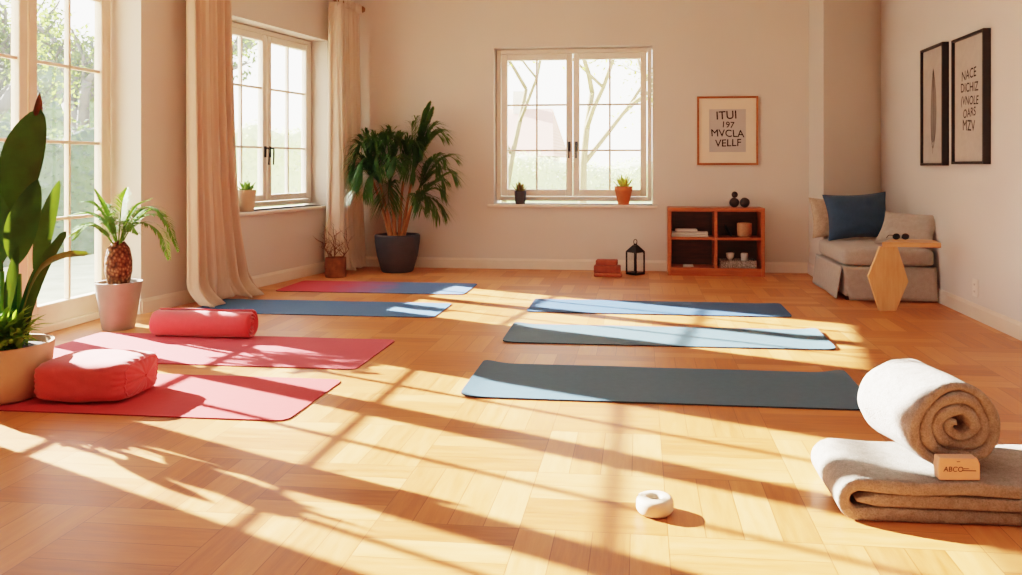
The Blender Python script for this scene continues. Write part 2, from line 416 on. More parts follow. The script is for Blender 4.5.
def casement(name, T, u0, u1, z0, z1, v, sashes, bars, st=.055, fr=.045, mat=None, rail=None, handle=None, muntin=.02, depth=.06):
    """frame + sashes with glazing bars; bars = heights of the horizontal bars; sashes = [(u0,u1)]"""
    mat = mat or M['winframe']; rail = rail or st
    root = thing(name, None, None, kind='structure'); root.matrix_world = T
    f = MB()
    f.box(u0, u0 + fr, v, v + .09, z0, z1).box(u1 - fr, u1, v, v + .09, z0, z1)
    f.box(u0 + fr, u1 - fr, v, v + .09, z1 - fr, z1).box(u0 + fr, u1 - fr, v, v + .09, z0, z0 + fr)
    f.build('window_frame', mat, root, bevel=.006)
    for i, (a, b) in enumerate(sashes):
        zz0, zz1 = z0 + fr + .004, z1 - fr - .004
        s = MB(); y0, y1 = v - .012, v - .012 + depth
        s.box(a, a + st, y0, y1, zz0, zz1).box(b - st, b, y0, y1, zz0, zz1)
        s.box(a + st, b - st, y0, y1, zz1 - st, zz1).box(a + st, b - st, y0, y1, zz0, zz0 + rail)
        so = s.build('sash', mat, root, bevel=.008)
        g = MB(); m = (a + b) / 2; w = muntin / 2
        g.box(m - w, m + w, y0 + .012, y1 - .012, zz0 + rail, zz1 - st)
        for zb in bars: g.box(a + st, m - w, y0 + .012, y1 - .012, zb - w, zb + w).box(m + w, b - st, y0 + .012, y1 - .012, zb - w, zb + w)
        g.build('glazing_bar', mat, so, bevel=.005)
        MB().box(a + st - .004, b - st + .004, v + .016, v + .02, zz0 + rail - .004, zz1 - st + .004).build('glass', M['glass'], so)
        if handle:
            hu = (b - st * .5) if i % 2 == 0 else (a + st * .5)
            h = MB().box(hu - .013, hu + .013, y0 - .008, y0, handle - .05, handle + .05)
            d = 1 if i % 2 == 0 else -1
            h.tube(spline([(hu, y0 - .004, handle + .03), (hu, y0 - .04, handle + .03), (hu, y0 - .045, handle - .02), (hu, y0 - .04, handle - .12)]), .008, 8)
            h.build('handle', M['blackmetal'], so, smooth=True)
    return root

w3 = casement('window_3', BK, W3[0] + .005, W3[1] - .005, W3[2] + .03, W3[3] - .005, .12, [(-1.43, -.690), (-.682, .068)], (1.68, 1.21), handle=1.25, st=.065, rail=.07)
struct('window_sill', MB().box(W3[0] - .06, W3[1] + .05, -.05, 0, W3[2] - .03, W3[2]).box(W3[0], W3[1], 0, .2, W3[2] - .03, W3[2] + .0), M['trim'], parent=w3, bevel=.006)
w2 = casement('window_2', SL, W2[0] + .005, W2[1] - .005, W2[2] + .02, W2[3] - .005, .18, [(W2[0] + .055, 1.655), (1.663, W2[1] - .055)], (1.76, 1.22), handle=1.18, st=.06)
struct('window_sill', MB().box(W2[0] - .02, W2[1] + .02, -.035, 0, W2[2] - .03, W2[2]).box(W2[0], W2[1], 0, .24, W2[2] - .03, W2[2]), M['trim'], parent=w2, bevel=.006)
d1 = casement('door_1', FR, D1[0], D1[1] - .012, .0, D1[3], .0, [(3.295, 3.765), (3.775, 4.525), (4.535, 5.274)], (.71, 1.21, 1.71, 2.21), mat=M['doorframe'], st=.07, rail=.13, fr=.04, muntin=.022, handle=None)
struct('threshold', MB().box(D1[0], D1[1], -.05, .1, 0, .05), M['doorframe'], parent=d1, bevel=.008)

# curtain rod and the two curtains on the angled wall
rod = thing('curtain_rod', 'aged brass curtain rod above the left casement window', 'curtain rod'); rod.matrix_world = SL
MB().tube([(.2, -.17, 2.67), (2.73, -.17, 2.67)], .014, 12).build('rod', M['brass'], rod, smooth=True)
for u in (.2, 2.73): MB().ball((u + (.03 if u > 1 else -.03), -.17, 2.67), .034).build('finial', M['brass'], rod, smooth=True)
for u in (.3, 2.6):
    MB().box(u - .012, u + .012, -.17, 0, 2.643, 2.657).box(u - .02, u + .02, -.008, 0, 2.61, 2.70).build('bracket', M['brass'], rod)

def curtain(label, s0, s1, b0, b1, mat, folds, seed, puddle=.1, v0=-.17, top=2.655, amp=.045):
    o = thing('curtain', label, 'curtain', group=None); o.matrix_world = SL
    rnd = random.Random(seed); ph = [rnd.uniform(0, 6.28) for _ in range(6)]
    def fn(i, j):
        # i along the width, j from the top to the hem
        z = top * (1 - j) + .012 * j
        k = min(1, max(0, (j - .05) / .9)); flare = k ** 3.6
        a0 = s0 + (b0 - s0) * flare; a1 = s1 + (b1 - s1) * flare
        w = i + .012 * math.sin(5 * i + ph[0] + j * 2.2)
        a = amp * (.75 + .5 * math.sin(i * 3.1 + ph[1])) * (.8 + .5 * j)
        y = a * math.sin(2 * PI * folds * w + ph[2] + .5 * math.sin(j * 3 + ph[3])) + .35 * a * math.sin(2 * PI * folds * 2.3 * w + ph[4] + j)
        u = a0 + (a1 - a0) * w
        q = max(0, (j - .93) / .07)
        y -= puddle * q * q * (.7 + .6 * math.sin(i * 9 + ph[5])) + .03 * k
        u += .035 * q * math.sin(i * 17 + ph[1])
        z += .03 * q * (1 + math.sin(i * 21 + ph[0])) * .4
        return (u, min(v0 + y, -.035), z)
    MB().grid(fn, folds * 14, 60).build('drape', mat, o, smooth='all', solid=.003)
    hd = MB().grid(lambda i, j: (s0 + (s1 - s0) * i, v0 - .022 - .012 * math.sin(2 * PI * folds * i + ph[2]), top + .05 - .09 * j), folds * 8, 4)
    hd.build('heading', mat, o, smooth='all', solid=.004)
    for q in range(5):
        u = s0 + (s1 - s0) * (q + .5) / 5
        MB().tube([(u, v0 + .022 * math.cos(t), 2.668 + .022 * math.sin(t)) for t in [k * PI / 8 for k in range(17)]], .004, 6).build('ring', M['brass'], o, smooth=True)
    return o
curtain('beige linen curtain left of the casement window, its hem pooling on the blue mat', .26, .74, .25, .92, M['curtain'], 6, 3, .13, amp=.065)
curtain('sheer curtain, toned pale as if backlit, hanging in the far left corner beside the casement window', 2.23, 2.70, 2.18, 2.78, M['sheer'], 6, 9, .05, amp=.06)

# ------------------------------------------------------------------ yoga mats
def mat_mesh(L, W, edge, name, label, x, y, mat, emat, curl=0, group=None, rz=0, r=.05, th=.006):
    o = thing(name, label, 'yoga mat', (x, y, 0), rz, group)
    def out(rr, ins):
        pts = []
        for cx, cy, a0 in ((L - rr, W - rr, 0), (rr, W - rr, 90), (rr, rr, 180), (L - rr, rr, 270)):
            for k in range(7):
                a = R(a0 + 15 * k); pts.append((cx + (rr - ins) * math.cos(a), cy + (rr - ins) * math.sin(a)))
        return pts
    # a dense grid whose corners are rounded, ends lifting a little where the mat curls
    nx, ny = 60, 20
    def fn(i, j, top):
        px, py = i * L, j * W
        cx = min(max(px, r), L - r); cy = min(max(py, r), W - r)
        dx, dy = px - cx, py - cy
        if abs(dx) > 1e-6 and abs(dy) > 1e-6:                          # squeeze the square corner into a quarter circle
            m = max(abs(dx), abs(dy)); h = math.hypot(dx, dy); px = cx + dx * m / h; py = cy + dy * m / h
        z = th if top else 0.0006
        if curl:
            e = max(0, (abs(px - L / 2) - (L / 2 - .16)) / .16); z += curl * e * e * (.35 + .65 * py / W)
        z += .0006 * math.sin(px * 9 + py * 4)*(1 if top else 0)
        return (px, py, z)
    t = MB().grid(lambda i, j: fn(i, j, True), nx, ny)
    t.build('mat_top', mat, o, smooth='all')
    n = nx; rim = MB()
    per = [(i / (nx - 1), 0) for i in range(nx)] + [(1, j / (ny - 1)) for j in range(1, ny)] + [(i / (nx - 1), 1) for i in range(nx - 2, -1, -1)] + [(0, j / (ny - 1)) for j in range(ny - 2, 0, -1)]
    rim.grid(lambda i, j: fn(*per[int(round(i * len(per))) % len(per)], j > .5), len(per), 2, cu=True)
    rim.grid(lambda i, j: fn(i, j, False), nx, ny)
    rim.build('mat_edge', emat, o, smooth=True)
    return o
G1 = 'mats in the left row'; G2 = 'mats in the right row'
mat_mesh(1.75, .64, .02, 'yoga_mat', 'red yoga mat nearest the camera on the left, under the plump red cushion', -3.20, 3.155, M['redmat'], M['rededge'], group=G1)
mat_mesh(1.92, .70, .02, 'yoga_mat', 'pinkish red yoga mat under the rolled coral bolster', -3.38, 3.995, M['pinkmat'], M['rededge'], group=G1)
mat_mesh(1.83, .57, .02, 'yoga_mat', 'blue yoga mat under the hem of the beige curtain', -3.25, 5.41, M['bluemat'], M['edge'], group=G1)
mat_mesh(1.62, .61, .02, 'yoga_mat', 'yoga mat fading from red to blue in front of the charcoal plant pot', -3.05, 6.40, M['fadedmat'], M['edge'], group=G1)
mat_mesh(1.84, .62, .02, 'yoga_mat', 'dark slate yoga mat nearest the rolled towel, front of the right row', -.82, 3.575, M['greymat'], M['edge'], .022, G2, R(.0), th=.008)
mat_mesh(1.94, .55, .02, 'yoga_mat', 'grey green yoga mat in the middle of the right row', -.82, 4.70, M['greymat2'], M['edge'], .015, G2, R(.6), th=.008)
mat_mesh(1.87, .54, .02, 'yoga_mat', 'blue grey yoga mat at the back of the right row, towards the low shelf', -.815, 5.70, M['bluegrey'], M['edge'], .006, G2, R(.0), th=.008)

# ------------------------------------------------------------------ cushions
def bolster_cushion():
    o = thing('cushion', 'plump red rectangular cushion beside the big potted plant', 'cushion', (-2.475, 3.42, .0068), R(4))
    L, W, H = .45, .36, .178
    def fn(i, j):
        t = -1 + 2 * i; a = 2 * PI * j
        s = (1 - abs(t) ** 7) ** .42 if abs(t) < 1 else 0
        s = max(s, .03)
        c, q = math.cos(a), math.sin(a)
        g = (abs(c) ** 5 + abs(q) ** 5) ** (-1 / 5)
        e = max(0, (abs(t) - .72) / .28)
        w = 1 + e * .045 * math.sin(22 * a + 3 * t) + .015 * math.sin(5 * t + 2 * a) + .02 * mnoise.noise((t * 3, c * 2, q * 2))
        return (t * L / 2 * (1 + .03 * mnoise.noise((c * 2, q * 2, t))), c * g * W / 2 * s * w, max(.0, H / 2 + q * g * H / 2 * (s ** .8) * w * (1 if q > 0 else .999)))
    cv = MB().grid(fn, 90, 120, cv=True).build('cover', M['redfab'], o, smooth='all')
    # the piped seam and a loop handle on the right end
    MB().tube([fn(.955, k / 60) for k in range(61)], .004, 6).build('piping', M['redfab2'], o, smooth=True)
    return o
bolster_cushion()

def roll_shape(L, rin, th, turns, squash=1, wob=.02, gap=1.08, seed=0, jit=.006, nper=34, base_turn=0):
    """a strip of thickness th wound up, axis along y (0..L), resting at z = 0"""
    rnd = random.Random(seed); ph = [rnd.uniform(0, 6.28) for _ in range(4)]
    N = int(nper * turns); na = 9
    prof = []
    for k in range(na): prof.append((.5, .02 + .96 * k / (na - 1)))
    prof += [(.28, 1.0), (0, 1.006), (-.28, 1.0)]
    for k in range(na): prof.append((-.5, .98 - .96 * k / (na - 1)))
    prof += [(-.28, 0), (0, -.006), (.28, 0)]
    rows = []
    rmax = rin + th * gap * turns + th / 2
    for i in range(N + 1):
        ph_ = 2 * PI * turns * i / N; phi = ph_ + base_turn
        r = rin + th * gap * ph_ / (2 * PI)
        g = 1 + wob * math.sin(2 * phi + ph[0]) + wob * .7 * math.sin(3 * phi + ph[1])
        edge = min(1, min(i, N - i) / 3 + .25)
        row = []
        for a, y in prof:
            rr = max(.004, (r + a * th * edge)) * g
            off = jit * math.sin(ph_ * .9 + ph[2]) + jit * .6 * math.sin(ph_ * 3.3 + ph[3])
            if y <= .02 or y >= .98: pass
            nz = .25 * th * mnoise.noise((rr * 14 * math.cos(phi), rr * 14 * math.sin(phi), y * L * 9)) * (abs(a) > .3)
            row.append(((rr + nz) * math.cos(phi), y * L + off * (1 if y < .5 else -1), (rr + nz) * math.sin(phi) * squash))
        rows.append(row)
    zmin = min(p[2] for r_ in rows for p in r_)
    n = len(prof); mb = MB()
    vs = [(p[0], p[1], p[2] - zmin) for r_ in rows for p in r_]
    fs = [(i * n + k, i * n + (k + 1) % n, (i + 1) * n + (k + 1) % n, (i + 1) * n + k) for i in range(N) for k in range(n)]
    fs += [tuple(range(n)), tuple(range(N * n + n - 1, N * n - 1, -1))]
    return mb.add(vs, fs)

b2 = roll_shape(.62, .014, .021, 3.2, 1, .012, 1.03, 4, .003, 40).build('bolster', M['redfab2'], None, smooth=60)
b2.location = (-2.35, 4.64, .0068); b2.rotation_euler = (0, 0, R(90))
tag(b2, 'rolled coral bolster lying along the back of the pinkish red mat', 'bolster')

# ------------------------------------------------------------------ plants
CA, SA = math.cos(R(6.5)), math.sin(R(6.5))
def rt(r, t, z):                                                      # right / forward into the room / up, the way the plants are drawn
    return Vector((CA * r + SA * t, SA * r - CA * t, z))

def blade(mb, pts, w, up=None, fold=.25, n=7, prof=None, T=None, wave=0):
    P = spline(pts, n); m = len(P) - 1
    vs = []; fs = []
    for i, p in enumerate(P):
        t = (P[min(i + 1, m)] - P[max(i - 1, 0)]).normalized()
        ref = up if up is not None else Vector((0, 0, 1))
        sd = t.cross(ref)
        if sd.length < .05: sd = t.cross(Vector((SA, -CA, 0)))
        sd.normalize(); nn = sd.cross(t).normalized()
        u = i / m
        ww = w * (prof(u) if prof else (math.sin(PI * min(1, max(.02, u ** .8))) ** .7 if u < 1 else 0) )
        ww = max(ww, .0006)
        for k in (-1, -.5, 0, .5, 1):
            vs.append(p + sd * ww * k + nn * abs(k) * ww * fold + nn * wave * ww * math.sin(u * 13 + k))
    for i in range(m):
        for k in range(4): fs.append((i * 5 + k, i * 5 + k + 1, (i + 1) * 5 + k + 1, (i + 1) * 5 + k))
    return mb.add(vs, fs, T)

def frond(mb, pts, L, n, w, droop=.3, ang=55, thick=.004, tip=.35, rnd=random, start=.18):
    P = spline(pts, 8); m = len(P) - 1
    mb.tube(P, [thick * (1 - .75 * i / m) for i in range(m + 1)], 5)
    for i in range(n):
        u = start + (1 - start) * (i + .5) / n
        f = u * m; k = min(int(f), m - 1); p = P[k].lerp(P[k + 1], f - k)
        t = (P[k + 1] - P[k]).normalized()
        ref = Vector((0, 0, 1)); sd = t.cross(ref)
        if sd.length < .1: sd = t.cross(Vector((SA, -CA, 0)))
        sd.normalize()
        v = (u - start) / (1 - start)
        ln = L * (.45 + .55 * math.sin(PI * min(1, .15 + v * .75))) * (1 - (1 - tip) * max(0, v - .6) / .4)
        for s in (-1, 1):
            a = R(ang * (1 - .45 * v) + rnd.uniform(-7, 7))
            d = (t * math.cos(a) + sd * s * math.sin(a) + Vector((0, 0, .25))).normalized()
            q1 = p + d * ln * .5 + Vector((0, 0, -droop * ln * .18)); q2 = p + d * ln + Vector((0, 0, -droop * ln * .8))
            wd = (q2 - p).cross(Vector((0, 0, 1)))
            if wd.length < 1e-4: wd = sd
            wd = wd.normalized() * w
            mb.add([p - wd * .5, p + wd * .5, q1 - wd, q1 + wd, q2], [(0, 1, 3, 2), (2, 3, 4)])

def pot(parent, prof, mat, soil_r, soil_z, rot=0):
    po = MB().lathe(prof, 48).build('pot', mat, parent, smooth=True)
    MB().lathe([(.002, soil_z - .02), (soil_r, soil_z - .02), (soil_r, soil_z), (soil_r * .5, soil_z + .012), (.002, soil_z + .014)], 32).build('soil', M['soil'], po, smooth=True)

# big broad-leaved plant in the left foreground
bp = thing('potted_plant', 'big broad-leaved plant in a wide tan bowl pot beside the plump red cushion', 'plant', (-2.875, 3.33, .0075))
pot(bp, [(.002, 0), (.15, 0), (.165, .012), (.19, .12), (.202, .235), (.2, .245), (.187, .245), (.18, .2), (.002, .19)], M['tan'], .178, .215)
def bl(pts, w, mat='bigleaf', facing=None, name='leaf', fold=.18, prof=None, wave=.0):
    mb = MB(); up = facing if facing is not None else Vector((SA, -CA, .25))
    blade(mb, [rt(*p) for p in pts], w, up, fold, 9, prof, wave=wave)
    return mb.build(name, M[mat], bp, smooth='all')
broad = lambda u: .11 if u < .5 else max(.11 * (1 - (u - .5) * 2), max(0, math.sin(PI * min(1, ((u - .48) / .52) ** .95))) ** .6 + .02)
strap = lambda u: .35 + .65 * math.sin(PI * min(1, u * .9 + .05)) if u < .97 else .1
mid = lambda u: .16 if u < .34 else max(.16 * (1 - (u - .34) * 1.5), max(0, math.sin(PI * ((u - .3) / .7) ** .9)) ** .7 + .02)
mid2 = lambda u: .16 if u < .5 else max(.16 * (1 - (u - .5) * 2), max(0, math.sin(PI * ((u - .48) / .52) ** .9)) ** .7 + .02)
bl([(.06, 0, .21), (.07, .01, .55), (.085, .03, .85), (.115, .02, 1.1), (.155, -.02, 1.31)], .098, prof=broad)
bl([(.08, .05, .21), (.10, .07, .5), (.13, .08, .74), (.19, .05, .99)], .062, prof=mid2, facing=Vector((SA + .5, -CA, .2)))
bl([(.05, .10, .21), (.04, .13, .52), (.01, .15, .76), (-.06, .12, 1.0)], .085, 'litleaf', prof=mid, facing=Vector((SA - .5, -CA, .5)))
bl([(.09, -.02, .21), (.14, -.02, .55), (.19, -.01, .78), (.245, -.02, .985)], .036, prof=mid, facing=Vector((.5, -.85, .2)))
bl([(.10, .05, .21), (.15, .06, .42), (.22, .06, .60), (.31, .04, .755)], .030, prof=strap, facing=Vector((.5, -.8, .4)))
bl([(.10, .06, .21), (.14, .07, .42), (.22, .08, .585), (.33, .08, .65), (.435, .06, .655)], .027, 'strapleaf', prof=strap, facing=Vector((-.3, -.8, .8)), name='leaf')
bl([(.04, .12, .21), (.03, .16, .42), (.035, .165, .62), (.06, .15, .77)], .03, prof=mid)
bl([(-.02, .08, .21), (-.07, .12, .5), (-.10, .11, .74), (-.11, .06, .93)], .075, prof=mid)
bl([(-.02, -.05, .21), (-.05, -.06, .6), (-.05, -.05, .85), (-.02, -.08, 1.06)], .07, prof=mid)
bl([(-.06, .0, .21), (-.14, .0, .6), (-.22, .02, .85), (-.32, .05, .98)], .08, prof=mid)
bl([(.02, .13, .21), (-.02, .2, .45), (-.05, .23, .62), (-.08, .24, .74)], .035, prof=mid)
bl([(.07, .09, .21), (.10, .12, .40), (.13, .13, .56), (.15, .12, .70)], .026, 'bigleaf', prof=mid)
mb = MB(); mb.lathe([(.002, 0), (.018, .02), (.02, .05), (.012, .1), (.001, .135)], 14); o = mb.build('bud', M['redtip'], bp, smooth='all'); o.location = rt(.135, -.03, 1.25); o.rotation_euler = (0, R(6), 0)
mb = MB()
for (r, t) in ((.05, 0), (.08, .05), (.04, .1), (.1, .04), (-.02, .06), (-.03, -.04)):
    p = rt(r, t, .2); mb.tube([p, p + Vector((0, 0, .2)), p * 1.02 + Vector((0, 0, .36))], [.014, .012, .008], 8)
mb.build('stem', M['undleaf'], bp, smooth='all')
rnd = random.Random(5); mb = MB()
for k in range(260):
    a = rnd.uniform(-2.6, 1.0); r0 = rnd.uniform(.02, .13)
    bx, bt = r0 * math.cos(a) * .85 + .03, -r0 * math.sin(a) * .5 + .09
    ln = rnd.uniform(.09, .17); el = rnd.uniform(.35, 1.3); h0 = rnd.uniform(.0, .10)
    b = rt(bx, bt, .22 + h0); az = rnd.uniform(0, 6.28)
    d = Vector((math.cos(az) * math.cos(el), math.sin(az) * math.cos(el), math.sin(el)))
    blade(mb, [b, b + d * ln * .5 + Vector((0, 0, .01)), b + d * ln + Vector((0, 0, -.02))], rnd.uniform(.011, .017), None, .3, 4)
for pts in ([(.08, .08, .24), (.15, .10, .31), (.22, .10, .345), (.28, .08, .35)], [(.08, .10, .24), (.14, .13, .29), (.2, .14, .30), (.245, .13, .28)], [(.07, .1, .24), (.11, .12, .33), (.16, .12, .4), (.2, .1, .43)]):
    blade(mb, [rt(*p) for p in pts], .016, None, .3, 5)
mb.build('undergrowth', M['undleaf'], bp, smooth='all')

# cycad in the putty pot
cy = thing('potted_cycad', 'small cycad with a pineapple-like trunk in a tapered grey-beige pot by the garden door', 'plant', (-3.357, 4.835, 0))
pot(cy, [(.002, 0), (.09, 0), (.096, .008), (.137, .285), (.14, .305), (.122, .305), (.116, .26), (.002, .25)], M['putty'], .115, .285)
MB().lathe([(.04, .27), (.066, .3), (.08, .37), (.081, .44), (.066, .52), (.035, .565), (.002, .57)], 32).build('trunk', M['pine'], cy, smooth=True)
for i, pts in enumerate([
    [(0, 0, .54), (-.03, .01, .66), (-.075, .02, .78), (-.135, .03, .90)], [(-.01, 0, .54), (-.07, .01, .67), (-.17, .03, .745), (-.295, .05, .735)],
    [(-.02, .02, .54), (-.07, .04, .63), (-.16, .07, .68), (-.265, .1, .60)], [(.01, 0, .55), (.04, -.01, .68), (.10, -.03, .79), (.19, -.05, .84)],
    [(.01, 0, .54), (.06, .01, .66), (.16, .02, .77), (.26, .03, .775), (.34, .04, .67)], [(.02, .02, .54), (.08, .04, .64), (.19, .06, .69), (.30, .06, .62), (.36, .07, .46)],
    [(.01, .01, .54), (.07, .03, .65), (.20, .05, .735), (.32, .05, .71), (.41, .05, .51)], [(0, .02, .54), (.0, .09, .66), (.02, .17, .74), (.04, .25, .70)],
    [(0, -.02, .54), (.0, -.1, .68), (.02, -.2, .77), (0, -.28, .70)], [(0, 0, .55), (.02, .02, .70), (.04, .03, .82), (.075, .04, .91)],
    [(-.01, -.01, .54), (-.06, -.05, .68), (-.14, -.1, .78), (-.22, -.13, .76)], [(.01, -.01, .54), (.07, -.06, .68), (.15, -.11, .76), (.24, -.13, .72)],
    [(-.01, .0, .55), (-.05, .02, .68), (-.12, .05, .80), (-.2, .07, .83)], [(.02, .03, .54), (.07, .08, .64), (.14, .14, .70), (.22, .18, .63)], [(-.01, .03, .54), (-.05, .1, .64), (-.1, .17, .68), (-.16, .22, .6)]]):
    mb = MB(); frond(mb, [rt(*p) for p in pts], .115, 42, .0056, .4, 70, .005, .3, random.Random(i))
    mb.build('frond', M['cyleaf'], cy)

# bushy palm in the far corner
cp = thing('potted_palm', 'bushy palm on tan canes in a large charcoal pot in the far left corner', 'plant', (-2.40, 7.745, 0))
pot(cp, [(.002, 0), (.145, 0), (.158, .012), (.2, .16), (.222, .3), (.224, .36), (.214, .372), (.196, .372), (.19, .33), (.002, .32)], M['charcoal'], .192, .335)
rnd = random.Random(21)
# each cane: top point, then the fronds that spring from it (end offset and lift)
canes = [((-.24, .04, .92), [((-.22, .05, -.02), .22), ((-.10, .05, .45), .18), ((-.24, .02, .28), .26), ((.06, .06, .42), .2), ((-.26, .1, .12), .26)]),
         ((-.16, .08, .88), [((-.10, .1, .42), .2), ((-.26, .15, .05), .28), ((.1, .12, .44), .2), ((-.15, .2, -.12), .26)]),
         ((-.05, .10, .84), [((.0, .12, .50), .2), ((.1, .2, .16), .3), ((-.12, .2, .22), .28), ((.02, .18, -.2), .24)]),
         ((.06, .02, .90), [((.08, .04, .40), .2), ((.22, .1, .28), .28), ((.16, .12, .02), .3)]),
         ((.16, .0, .98), [((.12, .0, .66), .06), ((.27, .02, .46), .24), ((.03, .02, .58), .08), ((.22, .05, .68), .05), ((.36, .06, .36), .26)]),
         ((.22, .06, .82), [((.40, .05, .30), .2), ((.42, .1, .08), .26), ((.24, .14, .18), .28)]),
         ((.16, .10, .66), [((.36, .1, .10), .18), ((.38, .12, -.10), .22), ((.22, .16, -.02), .24), ((.46, .08, .34), .1)]),
         ((-.08, -.04, .94), [((-.06, -.06, .46), .2), ((-.22, -.08, .3), .22), ((.12, -.08, .38), .22)])]
for top, fr in canes:
    mb = MB(); b = rt(top[0] * .28, top[1] * .5, .325); e = rt(*top)
    mb.tube(spline([b, b.lerp(e, .5) + Vector((b.x - e.x, 0, 0)) * .08, e], 6), [.017] * 6 + [.013] * 6 + [.01], 8)
    mb.build('cane', M['palmstem'], cp, smooth='all')
    more = [((o_[0] * .85 + rnd.uniform(-.05, .1), o_[1] + rnd.uniform(-.02, .14), o_[2] - rnd.uniform(-.06, .12)), l_ + rnd.uniform(-.04, .06)) for o_, l_ in fr]
    for off, lift in fr + more:
        s = rt(*top); off = (off[0] * (.62 if off[0] < 0 and top[0] < -.1 else .9), off[1], off[2] * .93); q = rt(*off)
        mb = MB(); frond(mb, [s, s + q * .45 + Vector((0, 0, lift * .55)), s + q * .8 + Vector((0, 0, lift * .5)), s + q + Vector((0, 0, lift * .1))], .26, 27, .0066, .65, 44, .006, .45, rnd, .08)
        mb.build('frond', M['palmleaf'], cp)

# dry twigs in a bark vase
vz = thing('twig_vase', 'squat brown bark vase holding bare dry twigs, under the casement window', 'vase', (-2.865, 7.30, 0))
MB().lathe([(.002, 0), (.092, 0), (.096, .01), (.1, .1), (.096, .185), (.086, .185), (.08, .12), (.002, .11)], 28).build('vase', M['bark'], vz, smooth=True)
rnd = random.Random(3)
def twig(mb, p, d, ln, rad, lev):
    pts = [p]
    for k in range(3):
        d = (d + Vector((rnd.uniform(-.3, .3), rnd.uniform(-.3, .3), rnd.uniform(-.12, .22)))).normalized(); pts.append(pts[-1] + d * ln / 3)
    mb.tube(spline(pts, 3), [rad * (1 - .08 * k) for k in range(10)], 5)
    if lev:
        for k in range(3 if lev > 1 else 3):
            a = rnd.uniform(0, 6.28); s = Vector((math.cos(a), .5 * math.sin(a), rnd.uniform(-.1, .5)))
            twig(mb, pts[1 + k % 3], (d * .6 + s * .8).normalized(), ln * .62, rad * .6, lev - 1)
for dx, ln in ((-.3, .20), (.35, .20), (.05, .22), (-.1, .15)):
    mb = MB(); twig(mb, Vector((dx * .08, 0, .1)), Vector((dx, -.05, 1)).normalized(), ln, .008, 3); mb.build('twig', M['twig'], vz)

def succulent(name, label, loc, prof, mat, sr_, sz, leaf, nl, ll, lw, seed, rz=0):
    o = thing(name, label, 'plant', loc, rz); pot(o, prof, mat, sr_, sz)
    r = random.Random(seed); mb = MB()
    for k in range(nl):
        a = k * 2.4; el = R(78 - 55 * (k / nl)) ; d = Vector((math.cos(a) * math.cos(el), math.sin(a) * math.cos(el), math.sin(el)))
        b = Vector((0, 0, sz + .004)) + Vector((d.x, d.y, 0)) * .01; l = ll * r.uniform(.75, 1.1)
        blade(mb, [b, b + d * l * .55 + Vector((0, 0, -.1 * l)), b + d * l + Vector((0, 0, .12 * l))], lw, None, .45, 4)
    mb.build('rosette', leaf, o, smooth='all', solid=.004)
    return o
succulent('potted_succulent', 'bronze succulent in a small charcoal pot, left end of the back window sill', (-1.215, 8.085, .6605), [(.002, 0), (.045, 0), (.05, .006), (.06, .11), (.06, .135), (.052, .135), (.05, .11), (.002, .1)], M['charcoal'], .05, .118, M['succred'], 16, .10, .016, 1)
succulent('potted_succulent', 'pale yellow-green succulent in a terracotta pot on the back window sill', (-.165, 8.085, .6605), [(.002, 0), (.05, 0), (.055, .006), (.085, .14), (.09, .145), (.092, .185), (.08, .185), (.075, .15), (.002, .14)], M['terracotta'], .075, .165, M['succlit'], 20, .12, .017, 2)
p = SL @ Vector((1.225, .06, .6605))
succulent('potted_succulent', 'green succulent in a pale clay pot on the casement sill by the beige curtain', p, [(.002, 0), (.054, 0), (.06, .006), (.08, .17), (.08, .185), (.07, .185), (.066, .15), (.002, .14)], M['palepot'], .066, .165, M['succ'], 14, .10, .02, 4)

# ------------------------------------------------------------------ low shelf and what is on it
bx0, bx1, by0, by1, bh = .265, 1.175, 7.75, 8.06, .65
bc = thing('bookcase', 'low cherry wood shelf unit with four open compartments against the back wall', 'bookcase', (bx0, by0, 0))
W = bx1 - bx0; D = by1 - by0; th = .034
MB().box(0, W, -.004, D, bh - th, bh).build('top_panel', M['cherry'], bc, bevel=.004)
for x in (0, W - th): MB().box(x, x + th, 0, D, 0, bh - th).build('side_panel', M['cherry'], bc, bevel=.003)
MB().box(th, W - th, .004, D, .05, .05 + .026).build('bottom_panel', M['cherry'], bc, bevel=.003)
MB().box(th, W - th, .012, .03, 0, .05).build('plinth', M['cherry'], bc)
MB().box(W / 2 - .013, W / 2 + .013, .004, D - .01, .076, bh - th).build('divider', M['cherry'], bc, bevel=.003)
for a, b in ((th, W / 2 - .013), (W / 2 + .013, W - th)): MB().box(a, b, .004, D - .01, .345, .367).build('shelf', M['cherry'], bc, bevel=.003)
MB().box(th, W - th, D - .01, D - .002, .05, bh - th).build('back_panel', M['cherryback'], bc)

def folded(name, label, loc, w, d, h, n, mat, group, rz=0):
    mb = MB()
    for k in range(n):
        z0 = h * k / n; hh = h / n * .94
        mb.grid(lambda i, j, z0=z0, hh=hh: ((i - .5) * w * (1 - .02 * (k % 2)), -d / 2 + d * (.5 + .5 * math.cos(2 * PI * j)) , z0 + hh / 2 + hh / 2 * math.copysign(abs(math.sin(2 * PI * j)) ** .5, math.sin(2 * PI * j)) * .99), 12, 24, cv=True)
        mb.box(-w / 2 + .002, w / 2 - .002, -d / 2 + .01, d / 2 - .01, z0 + .001, z0 + hh - .001)
    o = mb.build(name, mat, None, smooth=True); o.location = loc; o.rotation_euler.z = rz
    return tag(o, label, 'towel', group)
folded('folded_towel', 'wide folded pale towel lying on the upper left shelf of the cherry unit', (bx0 + .215, by0 + .14, .3675), .345, .2, .045, 2, M['linen'], None, R(-2))
folded('folded_towel', 'small folded pale towel lying on top of the wide one in the cherry unit', (bx0 + .18, by0 + .14, .413), .20, .15, .028, 1, M['linen'], None, R(3))
